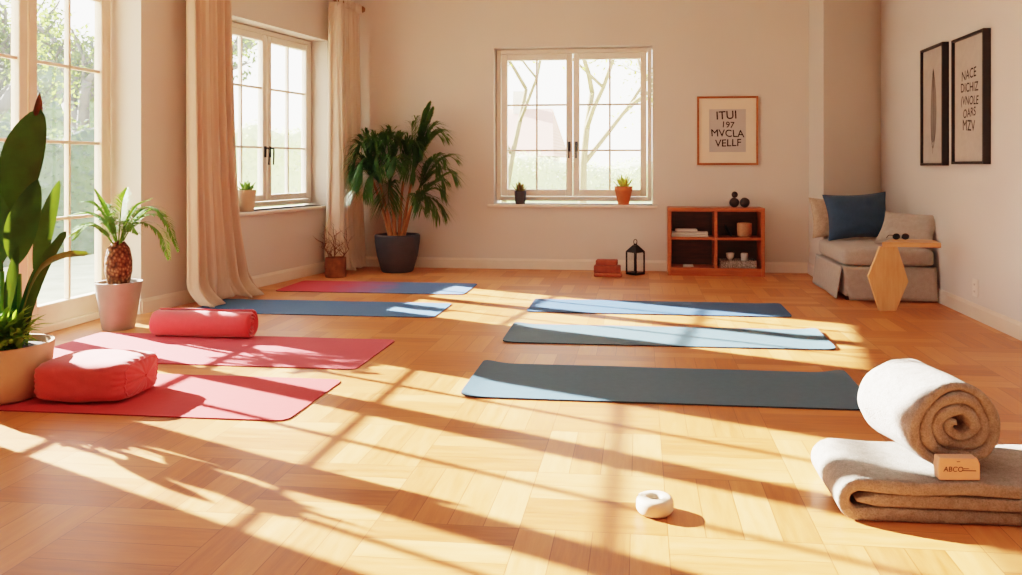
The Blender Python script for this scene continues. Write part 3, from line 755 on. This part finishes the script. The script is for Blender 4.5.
o = MB().lathe([(.002, 0), (.058, 0), (.066, .01), (.07, .07), (.07, .132), (.063, .134), (.06, .07), (.002, .02)], 32).build('cup', M['cup'], None, smooth=True)
o.location = (bx0 + .735, by0 + .13, .3675); tag(o, 'speckled tan ceramic cup on the upper right shelf of the cherry unit', 'cup')
# dark dish leaning beside it
T = Matrix.Translation((0, 0, .062)) @ Matrix.Rotation(R(62), 4, 'Y')
o = MB().lathe([(.002, -.006), (.04, -.006), (.062, .012), (.065, .014), (.062, .018), (.04, .0), (.002, -.001)], 32, T=T).build('dish', M['stone'], None, smooth=True)
o.location = (bx0 + .575, by0 + .15, .367); zz = min((o.matrix_world.to_3x3() @ v.co).z for v in o.data.vertices); o.location.z = .3675 - zz
tag(o, 'dark dish tilted on its edge left of the speckled cup', 'dish')
tr = thing('tray', 'striped woven tray on the lower right shelf of the cherry unit', 'tray', (bx0 + .665, by0 + .14, .0765))
MB().box(-.165, .165, -.1, .1, 0, .008).build('base', M['basket'], tr)
mb = MB()
for s in (-1, 1): mb.box(-.17, .17, s * .1 - .006, s * .1 + .006, 0, .07).box(s * .17 - .006, s * .17 + .006, -.1, .1, 0, .07)
mb.build('rim', M['basket'], tr, bevel=.004)
o = MB().lathe([(.002, 0), (.02, 0), (.024, .008), (.012, .03), (.012, .06), (.036, .085), (.04, .125), (.034, .125), (.03, .09), (.002, .07)], 24).build('goblet', M['cream'], None, smooth=True)
o.location = (bx0 + .60, by0 + .13, .085); tag(o, 'small pale goblet standing in the striped tray, on its left', 'goblet')
o = MB().lathe([(.002, 0), (.028, 0), (.032, .006), (.032, .085), (.034, .088), (.034, .12), (.03, .125), (.002, .125)], 24).build('jar', M['cream'], None, smooth=True)
o.location = (bx0 + .735, by0 + .13, .085); tag(o, 'small pale lidded jar standing in the striped tray, on its right', 'jar')
o = MB().box(-.05, .05, -.03, .03, 0, .012).box(-.046, .046, -.028, .028, .012, .018).build('tin', M['cream'], None, bevel=.003)
o.location = (bx0 + .2, by0 + .12, .0765); tag(o, 'flat pale tin on the lower left shelf of the cherry unit', 'tin')
for (x, y, z, r, lab) in ((.64, .14, .65, .047, 'dark round stone on top of the cherry unit, carrying a smaller one'), (.738, .13, .65, .048, 'dark round stone on top of the cherry unit, nearest its right end'), (.645, .14, .742, .031, 'smallest dark stone, balanced on a larger one on the cherry unit')):
    mb = MB(); mb.ball((0, 0, r), (r, r, r), 28, 18)
    mb.v = [tuple(Vector(v) * (1 + .04 * mnoise.noise(Vector(v) * 22))) for v in mb.v]
    zm = min(v[2] for v in mb.v); o = mb.build('stone', M['stone'], None, smooth='all'); o.location = (bx0 + x, by0 + y, z - zm); tag(o, lab, 'stone', 'dark stones on the low shelf')

# ------------------------------------------------------------------ lantern and the cork blocks
ln = thing('lantern', 'small black metal lantern with glass sides on the floor by the cherry unit', 'lantern', (-.045, 7.80, 0), R(45 + 4))
s = .066
MB().box(-s, s, -s, s, 0, .022).build('base', M['blackmetal'], ln, bevel=.003)
for x in (-1, 1):
    for y in (-1, 1): MB().box(x * (s - .006) - .006, x * (s - .006) + .006, y * (s - .006) - .006, y * (s - .006) + .006, .022, .215).build('post', M['blackmetal'], ln)
mb = MB()
for a in range(4):
    T = Matrix.Rotation(a * PI / 2, 4, 'Z'); mb.box(-s + .012, s - .012, s - .008, s - .006, .022, .215, T)
mb.build('glass_pane', M['glass'], ln)
mb = MB()
mb.box(-s, s, -s, s, .215, .225)
mb.add([(-s, -s, .225), (s, -s, .225), (s, s, .225), (-s, s, .225), (-.018, -.018, .285), (.018, -.018, .285), (.018, .018, .285), (-.018, .018, .285)],
       [(0, 1, 5, 4), (1, 2, 6, 5), (2, 3, 7, 6), (3, 0, 4, 7), (4, 5, 6, 7), (3, 2, 1, 0)])
mb.box(-.013, .013, -.013, .013, .285, .298)
rf = mb.build('roof', M['blackmetal'], ln, bevel=.002)
MB().tube([(.024 * math.cos(t), 0, .316 + .024 * math.sin(t)) for t in [k * PI / 8 for k in range(17)]], .004, 6).build('ring', M['blackmetal'], rf, smooth='all')
GB = 'red-brown blocks by the lantern'
for (x, y, z, w, d, h, rz, m, lab) in ((-.305, 7.66, 0, .27, .14, .035, 2, 'brick2', 'wide flat red-brown block, lowest of the stack left of the lantern'),
                                     (-.31, 7.66, .0355, .255, .13, .068, 0, 'brick', 'red-brown block in the middle of the stack left of the lantern'),
                                     (-.315, 7.665, .104, .205, .115, .052, -3, 'brick', 'short red-brown block on top of the stack left of the lantern')):
    mb = MB().box(-w / 2, w / 2, -d / 2, d / 2, 0, h)
    o = mb.build('cork_block', M[m], None, bevel=.012, bseg=3); o.location = (x, y, z); o.rotation_euler.z = R(rz); tag(o, lab, 'block', GB)

# ------------------------------------------------------------------ pictures
pf = thing('picture_frame', 'brown framed print with four lines of black lettering on the back wall', 'picture', (.86, YB, 1.40))
def frame(parent, w, h, b, d, mat, T=None):
    mb = MB()
    mb.box(-w / 2, -w / 2 + b, -d, 0, -h / 2, h / 2, T).box(w / 2 - b, w / 2, -d, 0, -h / 2, h / 2, T).box(-w / 2 + b, w / 2 - b, -d, 0, h / 2 - b, h / 2, T).box(-w / 2 + b, w / 2 - b, -d, 0, -h / 2, -h / 2 + b, T)
    return mb.build('frame', mat, parent, bevel=.002)
frame(pf, .593, .68, .02, .03, M['frame'])
MB().box(-.278, .278, -.016, -.004, -.322, .322).build('mount', M['mount'], pf)
pp = MB().box(-.178, .178, -.018, -.0165, -.212, .212).build('paper', M['paper'], pf)
letters([('ITUI', .115, -.01, .115, R(-3), .0), ('197', .085, .0, .03, R(4), .0), ('MVCLA', .10, .0, -.06, R(2), -.1), ('VELLF', .10, .005, -.155, R(-2), .05)], M['ink'], pp, T=Matrix.Translation((0, -.0188, 0)))

RP = lambda y, z: RW @ Matrix.Translation((-y, 0, z))
f1 = thing('picture_frame', 'black framed print of a single grey feather on the right wall', 'picture'); f1.matrix_world = RP(6.53, 1.52)
frame(f1, .48, .93, .02, .05, M['blackframe'])
c1 = MB().box(-.222, .222, -.03, -.002, -.447, .447).build('canvas', M['canvas'], f1)
mb = MB()
def line(pts, w):
    for a, b in zip(pts[:-1], pts[1:]):
        a = Vector((a[0], 0, a[1])); b = Vector((b[0], 0, b[1])); t = (b - a).normalized(); q = Vector((-t.z, 0, t.x)) * w / 2
        mb.add([a - q, b - q, b + q, a + q], [(0, 1, 2, 3)])
fw = lambda u: .056 * (math.sin(PI * (u ** .8)) ** .75) if 0 < u < 1 else 0
fx = lambda u: .018 * math.sin(u * 2.6) - .01
pt = lambda u, s: (fx(u) + s * fw(u), -.33 + .62 * u)
line([pt(k / 30, 0) for k in range(31)], .007)
for s in (-1, 1):
    line([pt(k / 30, s) for k in range(31)], .007)
    for k in range(3, 40):
        u = k / 42; a = pt(u, 0); b = pt(min(.99, u + .05), s * .96); line([a, ((a[0] + b[0]) / 2, (a[1] + b[1]) / 2 - .004), b], .0065)
line([(fx(0), -.33), (fx(0) - .004, -.37)], .006)
mb.add([], []); mb.v = [(v[0], v[1] - .0306, v[2]) for v in mb.v]
mb.build('feather_drawing', M['greyink'], c1)
f2 = thing('picture_frame', 'black framed print with five lines of hand lettering on the right wall', 'picture'); f2.matrix_world = RP(5.845, 1.515)
frame(f2, .55, .90, .02, .05, M['blackframe'])
c2 = MB().box(-.257, .257, -.03, -.002, -.432, .432).build('canvas', M['canvas'], f2)
letters([('NACE', .095, -.01, .145, R(-3), .1), ('DICHIZ', .09, 0, .055, R(2), -.05), ('(VNOLE', .085, .0, -.035, R(3), .1), ('OARS', .085, .0, -.12, R(-3), .1), ('MZV', .105, -.01, -.215, R(4), -.1)], M['ink'], c2, T=Matrix.Translation((0, -.0306, 0)))

ou = thing('wall_outlet', 'white electrical outlet low on the right wall', 'outlet'); ou.matrix_world = RP(5.81, .213)
MB().box(-.042, .042, -.008, 0, -.06, .06).build('cover_plate', M['plastic'], ou, bevel=.003)
for z in (-.024, .024):
    sk = MB().box(-.016, .016, -.0105, -.008, z - .016, z + .016).build('socket', M['plastic'], ou, bevel=.002)
    for x in (-.008, .005): MB().box(x, x + .003, -.0112, -.0106, z - .006, z + .006).build('slot', M['ink'], sk)

# ------------------------------------------------------------------ upholstered bench, pillows and side table
sx0, sx1, sy0, sy1 = 1.57, 2.275, 6.47, 7.40
so = thing('upholstered_bench', 'grey linen bench with a thick seat pad and loose skirt in the right corner', 'bench', (sx0, sy0, 0))
W, D = sx1 - sx0, sy1 - sy0
MB().box(.02, W - .01, .02, D - .01, .03, .262).build('base', M['sofa'], so, bevel=.02)
for x in (.06, W - .06):
    for y in (.06, D - .06): MB().box(x - .02, x + .02, y - .02, y + .02, 0, .03).build('foot', M['cherryback'], so)
def pad(i, j):
    a = 2 * PI * i; v = -PI / 2 + PI * j
    sg = lambda c, e: math.copysign(abs(c) ** e, c)
    ce = max(.0, math.cos(v)) ** .22
    x = sg(math.cos(a), .16) * ce; y = sg(math.sin(a), .16) * ce
    z = sg(math.sin(v), .45)
    px, py = W / 2 + x * (W / 2 - .002), D / 2 - .008 + y * (D / 2 + .008)
    return (px, py, .337 + .074 * z + (.008 * (1 - x * x) * (1 - y * y) if z > 0 else 0) + .003 * mnoise.noise((px * 6, py * 6, z)))
MB().grid(pad, 120, 26, cu=True).build('seat_pad', M['sofa'], so, smooth='all')
mb = MB()
for z in (.285, .39):
    pass
def skirt(p0, p1, out, n=24, open0=0, open1=0):
    p0, p1, out = Vector(p0), Vector(p1), Vector(out)
    def fn(i, j):
        t = i; drop = j
        q = p0.lerp(p1, t) + out * (.004 + drop * .03 + .006 * drop * math.sin(t * 9))
        e = (p1 - p0).normalized()
        q += e * drop * (open1 * t - open0 * (1 - t))
        return (q.x, q.y, .268 - .256 * j)
    return MB().grid(fn, n, 10)
skirt((.0, 0, 0), (W - .004, 0, 0), (0, -1, 0), open0=-.045).build('skirt_panel', M['sofa'], so, smooth='all', solid=.006)
skirt((0, D - .02, 0), (0, 0, 0), (-1, 0, 0), open1=-.03).build('skirt_panel', M['sofa'], so, smooth='all', solid=.006)

def pillow(label, w, h, t, loc, rz, tilt, mat, seed, k=.10, group='pillows on the bench', roll=0):
    o = thing('pillow', label, 'pillow', loc, rz, group)
    T = Matrix.Rotation(tilt, 4, 'X') @ Matrix.Rotation(roll, 4, 'Y')
    def side(sg):
        def fn(i, j):
            u, v = -1 + 2 * i, -1 + 2 * j
            x = w / 2 * u * (1 - k * (1 - v * v) * abs(u)); z = h / 2 * v * (1 - k * (1 - u * u) * abs(v))
            th = t / 2 * (max(0, (1 - u * u) * (1 - v * v)) ** .42)
            th *= 1 + .22 * mnoise.noise((u * 2.2 + seed, v * 2.2, sg * 3)); th += .006 * mnoise.noise((u * 6, v * 6, seed)) * (1 - u * u) * (1 - v * v)
            return (x, sg * th, z + h / 2)
        return fn
    mb = MB(); mb.grid(side(-1), 34, 30, T=T); mb.grid(side(1), 34, 30, T=T)
    zm = min(v[2] for v in mb.v); mb.v = [(a, b, c - zm) for a, b, c in mb.v]
    cv = mb.build('cover', mat, o, smooth='all')
    fn = side(1); per = [(i / 24, 0) for i in range(24)] + [(1, i / 24) for i in range(24)] + [(1 - i / 24, 1) for i in range(24)] + [(0, 1 - i / 24) for i in range(25)]
    mb = MB().tube([T @ Vector(fn(*p)) - Vector((0, 0, zm)) for p in per], .004, 6); mb.build('piping', mat, o, smooth='all')
    return o
pillow('oatmeal linen pillow half hidden behind the blue one on the bench', .46, .36, .13, (1.735, 7.30, .419), R(12), R(-14), M['oat'], 1)
pillow('dark blue denim pillow, largest of the pillows on the bench', .54, .40, .17, (1.865, 7.06, .417), R(4), R(-16), M['denim'], 5, roll=R(-3))
pillow('light grey pillow leaning on the right wall behind the side table', .46, .30, .14, (2.07, 6.64, .418), R(-42), R(-36), M['greyp'], 8, roll=R(2))

tb = thing('side_table', 'small pale wooden side table on one hexagonal panel leg before the bench', 'side table', (1.79, 6.06, 0))
T = Matrix.Rotation(R(6), 4, 'Z')
MB().prism([(-.065, 0), (.055, 0), (.145, .215), (.065, .468), (-.06, .468), (-.145, .255)], -.015, .015, T).build('panel_leg', M['ply'], tb, bevel=.003)
tp = [(-.05, -.035), (.35, -.06), (.39, .16), (.33, .22), (.09, .24)]
MB().add([(x, y, z) for z in (.468, .502) for x, y in tp], [(4, 3, 2, 1, 0), (5, 6, 7, 8, 9)] + [(k, (k + 1) % 5, 5 + (k + 1) % 5, 5 + k) for k in range(5)]).build('tabletop', M['plytop'], tb, bevel=.004)
sg = thing('sunglasses', 'small pair of dark glasses lying on the pale side table', 'glasses', (1.925, 6.20, .5025), R(8))
for s in (-1, 1):
    MB().ball((s * .034, 0, .026), (.029, .006, .024), 20, 12).build('lens', M['ink'], sg, smooth='all')
    MB().tube(spline([(s * .062, .002, .036), (s * .064, .06, .03), (s * .058, .11, .006)], 5), .0028, 6).build('temple', M['ink'], sg, smooth='all')
MB().tube(spline([(-.008, 0, .032), (0, -.003, .036), (.008, 0, .032)], 4), .0028, 6).build('bridge', M['silver'], sg, smooth='all')

# ------------------------------------------------------------------ foreground: blanket, rolled towel, card box, stone ring
def strip(path, th, L, seed, amp=.0025):
    """a thick strip whose centre line is the x,z path, L wide along y, with soft edges"""
    N = len(path); prof = []; na = 16
    for k in range(na): prof.append((.5, .015 + .97 * k / (na - 1)))
    prof += [(.42, .994), (.2, 1.003), (-.2, 1.003), (-.42, .994)]
    for k in range(na): prof.append((-.5, .985 - .97 * k / (na - 1)))
    prof += [(-.42, .006), (-.2, -.003), (.2, -.003), (.42, .006)]
    n = len(prof); vs = []
    s = 0
    for i, p in enumerate(path):
        a = Vector(path[max(0, i - 1)]); b = Vector(path[min(N - 1, i + 1)]); t = (b - a).normalized(); nn = Vector((-t.y, t.x))
        s += (Vector(p) - a).length if i else 0
        edge = min(1, min(i, N - 1 - i) / 3 + .3)
        for q, y in prof:
            nz = amp * mnoise.noise((s * 7, y * L * 8, seed + q)) if abs(q) > .1 else 0
            of = .007 * mnoise.noise((s * 3.2, seed * 2.1, 5)) + .003 * mnoise.noise((s * 12, seed, q * 2))
            vs.append((p[0] + nn.x * (q * th * edge + nz), y * L + of * (1 if y < .5 else -1), p[1] + nn.y * (q * th * edge + nz)))
    fs = [(i * n + k, i * n + (k + 1) % n, (i + 1) * n + (k + 1) % n, (i + 1) * n + k) for i in range(N - 1) for k in range(n)]
    fs += [tuple(range(n)), tuple(range((N - 1) * n + n - 1, (N - 1) * n - 1, -1))]
    zm = min(v[2] for v in vs); mb = MB(); mb.add([(v[0], v[1], v[2] - zm) for v in vs], fs); return mb
path = [(.042 + .733 * k / 26, .0625) for k in range(27)] + [(.775 + .021 * math.sin(PI * k / 8), .0835 - .021 * math.cos(PI * k / 8)) for k in range(1, 8)]
path += [(.775 - .73 * k / 28, .1045 + .003 * math.sin(k * .5)) for k in range(29)] + [(.045 - .042 * math.sin(PI * k / 14), .0625 + .042 * math.cos(PI * k / 14)) for k in range(1, 14)]
path += [(.045 + .76 * k / 28, .0205) for k in range(29)]
o = strip(path, .038, .36, 3).build('folded_blanket', M['blanket'], None, smooth='all')
o.location = (.60, 2.47, 0); o.rotation_euler.z = R(.5)
tag(o, 'thick grey-beige blanket folded in three on the floor, under the rolled towel', 'blanket')
o = roll_shape(.31, .024, .036, 3.45, .86, .05, 1.05, 11, .008, 40, R(118)).build('rolled_towel', M['towel'], None, smooth=70)
o.location = (.965, 2.555, .128); o.rotation_euler.z = R(12)
tag(o, 'beige towel rolled up tight, lying on the folded blanket', 'towel')

bx = thing('card_box', 'small pink card box with a printed mark, standing before the rolled towel', 'box', (.937, 2.505, .1275), R(4))
MB().prism([(-.058, 0), (.06, 0), (.06, .05), (.052, .066), (-.058, .066), (-.062, .033)], -.018, .018).build('carton', M['cardboard'], bx, bevel=.003); bxc = bx.children[0]
letters([('ABCO', .021, -.018, .026, 0, .1)], M['greyink'], bx, T=Matrix.Translation((0, -.0186, 0)))
for a in ((.01, .048, .028, .0305), (.012, .028, .0345, .0362), (-.008, .002, .0545, .0565)): MB().box(a[0], a[1], -.0188, -.0184, a[2], a[3]).build('printed_line', M['greyink'], bx)

sr_ = thing('stone_ring', 'squat cream stone ring with a hollow centre, alone on the bare floor', 'ring', (.045, 2.465, 0))
MB().lathe([(.002, 0), (.046, 0), (.052, .005), (.057, .014), (.057, .034), (.053, .044), (.045, .048), (.026, .049), (.021, .046), (.0195, .038), (.0195, .032), (.002, .032)], 48).build('body', M['ringstone'], sr_, smooth='all')
MB().lathe([(.0005, .0325), (.0185, .0325), (.0185, .0335), (.0005, .0335)], 32).build('hollow', M['hole'], sr_)

# ------------------------------------------------------------------ the garden outside
struct('ground', MB().box(-40, 30, -20, 70, -.5, -.25), M['grass'])
rnd = random.Random(11)
def leafcloud(mb, c, rad, n, size, shell=.0):
    for k in range(n):
        while True:
            v = Vector((rnd.uniform(-1, 1), rnd.uniform(-1, 1), rnd.uniform(-1, 1)))
            if shell < v.length < 1: break
        p = Vector(c) + Vector((v.x * rad[0], v.y * rad[1], v.z * rad[2]))
        a = Vector((rnd.gauss(0, 1), rnd.gauss(0, 1), rnd.gauss(0, 1))).normalized(); b = a.orthogonal().normalized()
        s = size * rnd.uniform(.6, 1.3)
        mb.add([p - a * s, p + b * s * .5, p + a * s, p - b * s * .5], [(0, 1, 2, 3)])
def tree(name, label, loc, h, rad, leafm, nleaf, lsize, lean=0, levels=4, seed=1, group='trees in the garden', spread=.8, crown=.3, barkm=None):
    global rnd
    rnd = random.Random(seed)
    o = thing(name, label, 'tree', loc, 0, group); br = MB(); tips = []
    def grow(p, d, ln, r, lev):
        pts = [p]
        for k in range(4):
            d = (d + Vector((rnd.uniform(-.16, .16), rnd.uniform(-.16, .16), rnd.uniform(-.05, .12)))).normalized(); pts.append(pts[-1] + d * ln / 4)
        br.tube(pts, [r * (1 - .1 * k) for k in range(5)], 7 if lev > 1 else 4)
        if lev <= 2: tips.extend(pts[1:])
        if lev == 0: return
        for k in range(3):
            a = rnd.uniform(0, 6.28); s = Vector((math.cos(a), math.sin(a), rnd.uniform(.0, .5)))
            grow(pts[2 + k % 3], (d * .75 + s * spread).normalized(), ln * rnd.uniform(.58, .75), r * .58, lev - 1)
    grow(Vector((0, 0, -.3)), Vector((lean, 0, 1)).normalized(), h * .5, rad, levels)
    br.build('trunk', barkm or M['treebark'], o, smooth='all')
    fo = MB()
    for k in range(nleaf):
        p = rnd.choice(tips); leafcloud(fo, p, (crown,) * 3, 1, lsize)
    if nleaf: fo.build('foliage', leafm, o)
    return o
tree('garden_tree', 'grey bare-branched tree seen through the right panes of the garden door', (-9.4, 12.7, 0), 4.8, .34, M['greentree'], 4200, .05, .06, 4, 5, spread=.6)
tree('garden_tree', 'grey tree seen through the left panes of the garden door', (-12.8, 14.6, 0), 4.6, .24, M['greentree'], 2200, .06, -.05, 4, 8)
tree('garden_tree', 'pale yellow-green tree behind the right sash of the back window', (-1.0, 15.0, 0), 5.5, .09, M['leaves'], 3200, .045, 0, 4, 14, spread=.9, crown=.4, barkm=M['palebark'])
tree('garden_tree', 'pale thin tree behind the left sash of the back window', (-3.3, 18.5, 0), 6.5, .08, M['leaves'], 2200, .045, .25, 4, 17, spread=.9, crown=.4, barkm=M['palebark'])
def hedge(label, p0, p1, th, h, n, m, seed, ls=.045):
    global rnd
    rnd = random.Random(seed)
    p0, p1 = Vector(p0), Vector(p1); L = (p1 - p0).length
    o = thing('hedge', label, 'hedge', tuple(p0), math.atan2(p1.y - p0.y, p1.x - p0.x), 'hedges in the garden')
    mb = MB().grid(lambda i, j: (i * L, th * math.cos(PI * j) * (.8 + .2 * mnoise.noise((i * L * 1.3, j * 3, 1))), -.26 + h * math.sin(PI * j) ** .5 * (.9 + .25 * mnoise.noise((i * L, 3, j)))), 40, 14)
    mb.build('hedge_core', m, o, smooth='all')
    lv = MB()
    for k in range(n):
        i, j = rnd.random(), rnd.random()
        leafcloud(lv, (i * L, th * math.cos(PI * j), -.26 + h * math.sin(PI * j) ** .5 * (.9 + .25 * mnoise.noise((i * L, 3, j)))), (.14 if ls < .1 else .5,) * 3, 1, ls)
    lv.build('foliage', m, o)
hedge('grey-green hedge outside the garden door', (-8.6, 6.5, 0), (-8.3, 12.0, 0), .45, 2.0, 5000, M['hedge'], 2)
hedge('washed-out hedge outside the left casement window', (-9.0, 16.0, 0), (-5.2, 19.0, 0), .6, 2.1, 4000, M['washedhedge'], 3)
hedge('washed-out hedge along the back of the garden behind the back window', (-5.0, 19.8, 0), (4.0, 19.0, 0), .6, 1.5, 5000, M['washedhedge'], 4)
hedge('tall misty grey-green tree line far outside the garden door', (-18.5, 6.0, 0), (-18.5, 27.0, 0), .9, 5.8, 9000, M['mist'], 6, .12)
hs = thing('house', 'neighbouring house with a pale red tiled roof behind the back window', 'house', (-6.6, 30.0, 0))
MB().box(-4.5, 3.0, 0, 6, -.3, 1.5).build('wall', M['housewall'], hs)
MB().add([(-4.9, -.4, 1.4), (3.4, -.4, 1.4), (3.0, 3, 3.4), (-4.5, 3, 3.4), (-4.9, 6.4, 1.4), (3.4, 6.4, 1.4)], [(0, 1, 2, 3), (3, 2, 5, 4), (1, 5, 2), (0, 3, 4)]).build('roof', M['tiles'], hs)
mb = MB()
MB().box(1.4, 1.9, 2.6, 3.2, 3.0, 4.1).build('chimney', M['housewall'], hs)

# ------------------------------------------------------------------ light
w = bpy.data.worlds.new('sky'); scene.world = w; w.use_nodes = True
nt = w.node_tree; nt.nodes.clear()
ob_ = nt.nodes.new('ShaderNodeOutputWorld'); bg = nt.nodes.new('ShaderNodeBackground')
tc = nt.nodes.new('ShaderNodeTexCoord'); sp = nt.nodes.new('ShaderNodeSeparateXYZ'); rp = nt.nodes.new('ShaderNodeValToRGB')
nt.links.new(tc.outputs['Generated'], sp.inputs[0]); nt.links.new(sp.outputs[2], rp.inputs[0])
rp.color_ramp.elements[0].position = 0; rp.color_ramp.elements[0].color = (1.0, .93, .83, 1)
rp.color_ramp.elements[1].position = .7; rp.color_ramp.elements[1].color = (.80, .88, 1.0, 1)
nt.links.new(rp.outputs[0], bg.inputs[0]); nt.links.new(bg.outputs[0], ob_.inputs[0])
SKY, SUN, EXPO, AZ, EL = 4.6, 60.0, 0.42, 24.0, 23.0
bg.inputs[1].default_value = SKY
sun = bpy.data.lights.new('sun', 'SUN'); sun.energy = SUN; sun.color = (1.0, .94, .85); sun.angle = R(.6)
so_ = bpy.data.objects.new('sun', sun); col.objects.link(so_)
d = Vector((math.cos(R(EL)) * math.cos(R(AZ)), -math.cos(R(EL)) * math.sin(R(AZ)), -math.sin(R(EL))))
so_.rotation_euler = d.to_track_quat('-Z', 'Y').to_euler()
# added fill light: a wide soft area lamp under the ceiling, out of view
la = bpy.data.lights.new('fill_light', 'AREA'); la.energy = 25; la.size = 2.6; la.color = (1, .94, .87)
lo = bpy.data.objects.new('fill_light', la); col.objects.link(lo); lo.location = (-.4, 2.2, ZC - .06)

# ------------------------------------------------------------------ camera
cam = bpy.data.cameras.new('camera'); co = bpy.data.objects.new('camera', cam); col.objects.link(co)
co.location = (0, 0, 1.06); co.rotation_euler = (PI / 2, 0, R(6.5))
cam.sensor_width = 36; cam.lens = 36 * 800 / 1022
cam.shift_x = (511 - 548.85) / 1022; cam.shift_y = (165 - 287.5) / 1022
cam.clip_end = 200
scene.camera = co
scene.view_settings.view_transform = 'Filmic'
scene.view_settings.look = 'Medium High Contrast'
scene.view_settings.exposure = EXPO
scene.cycles.max_bounces = 10; scene.cycles.diffuse_bounces = 6; scene.cycles.transparent_max_bounces = 12
scene.cycles.use_denoising = True
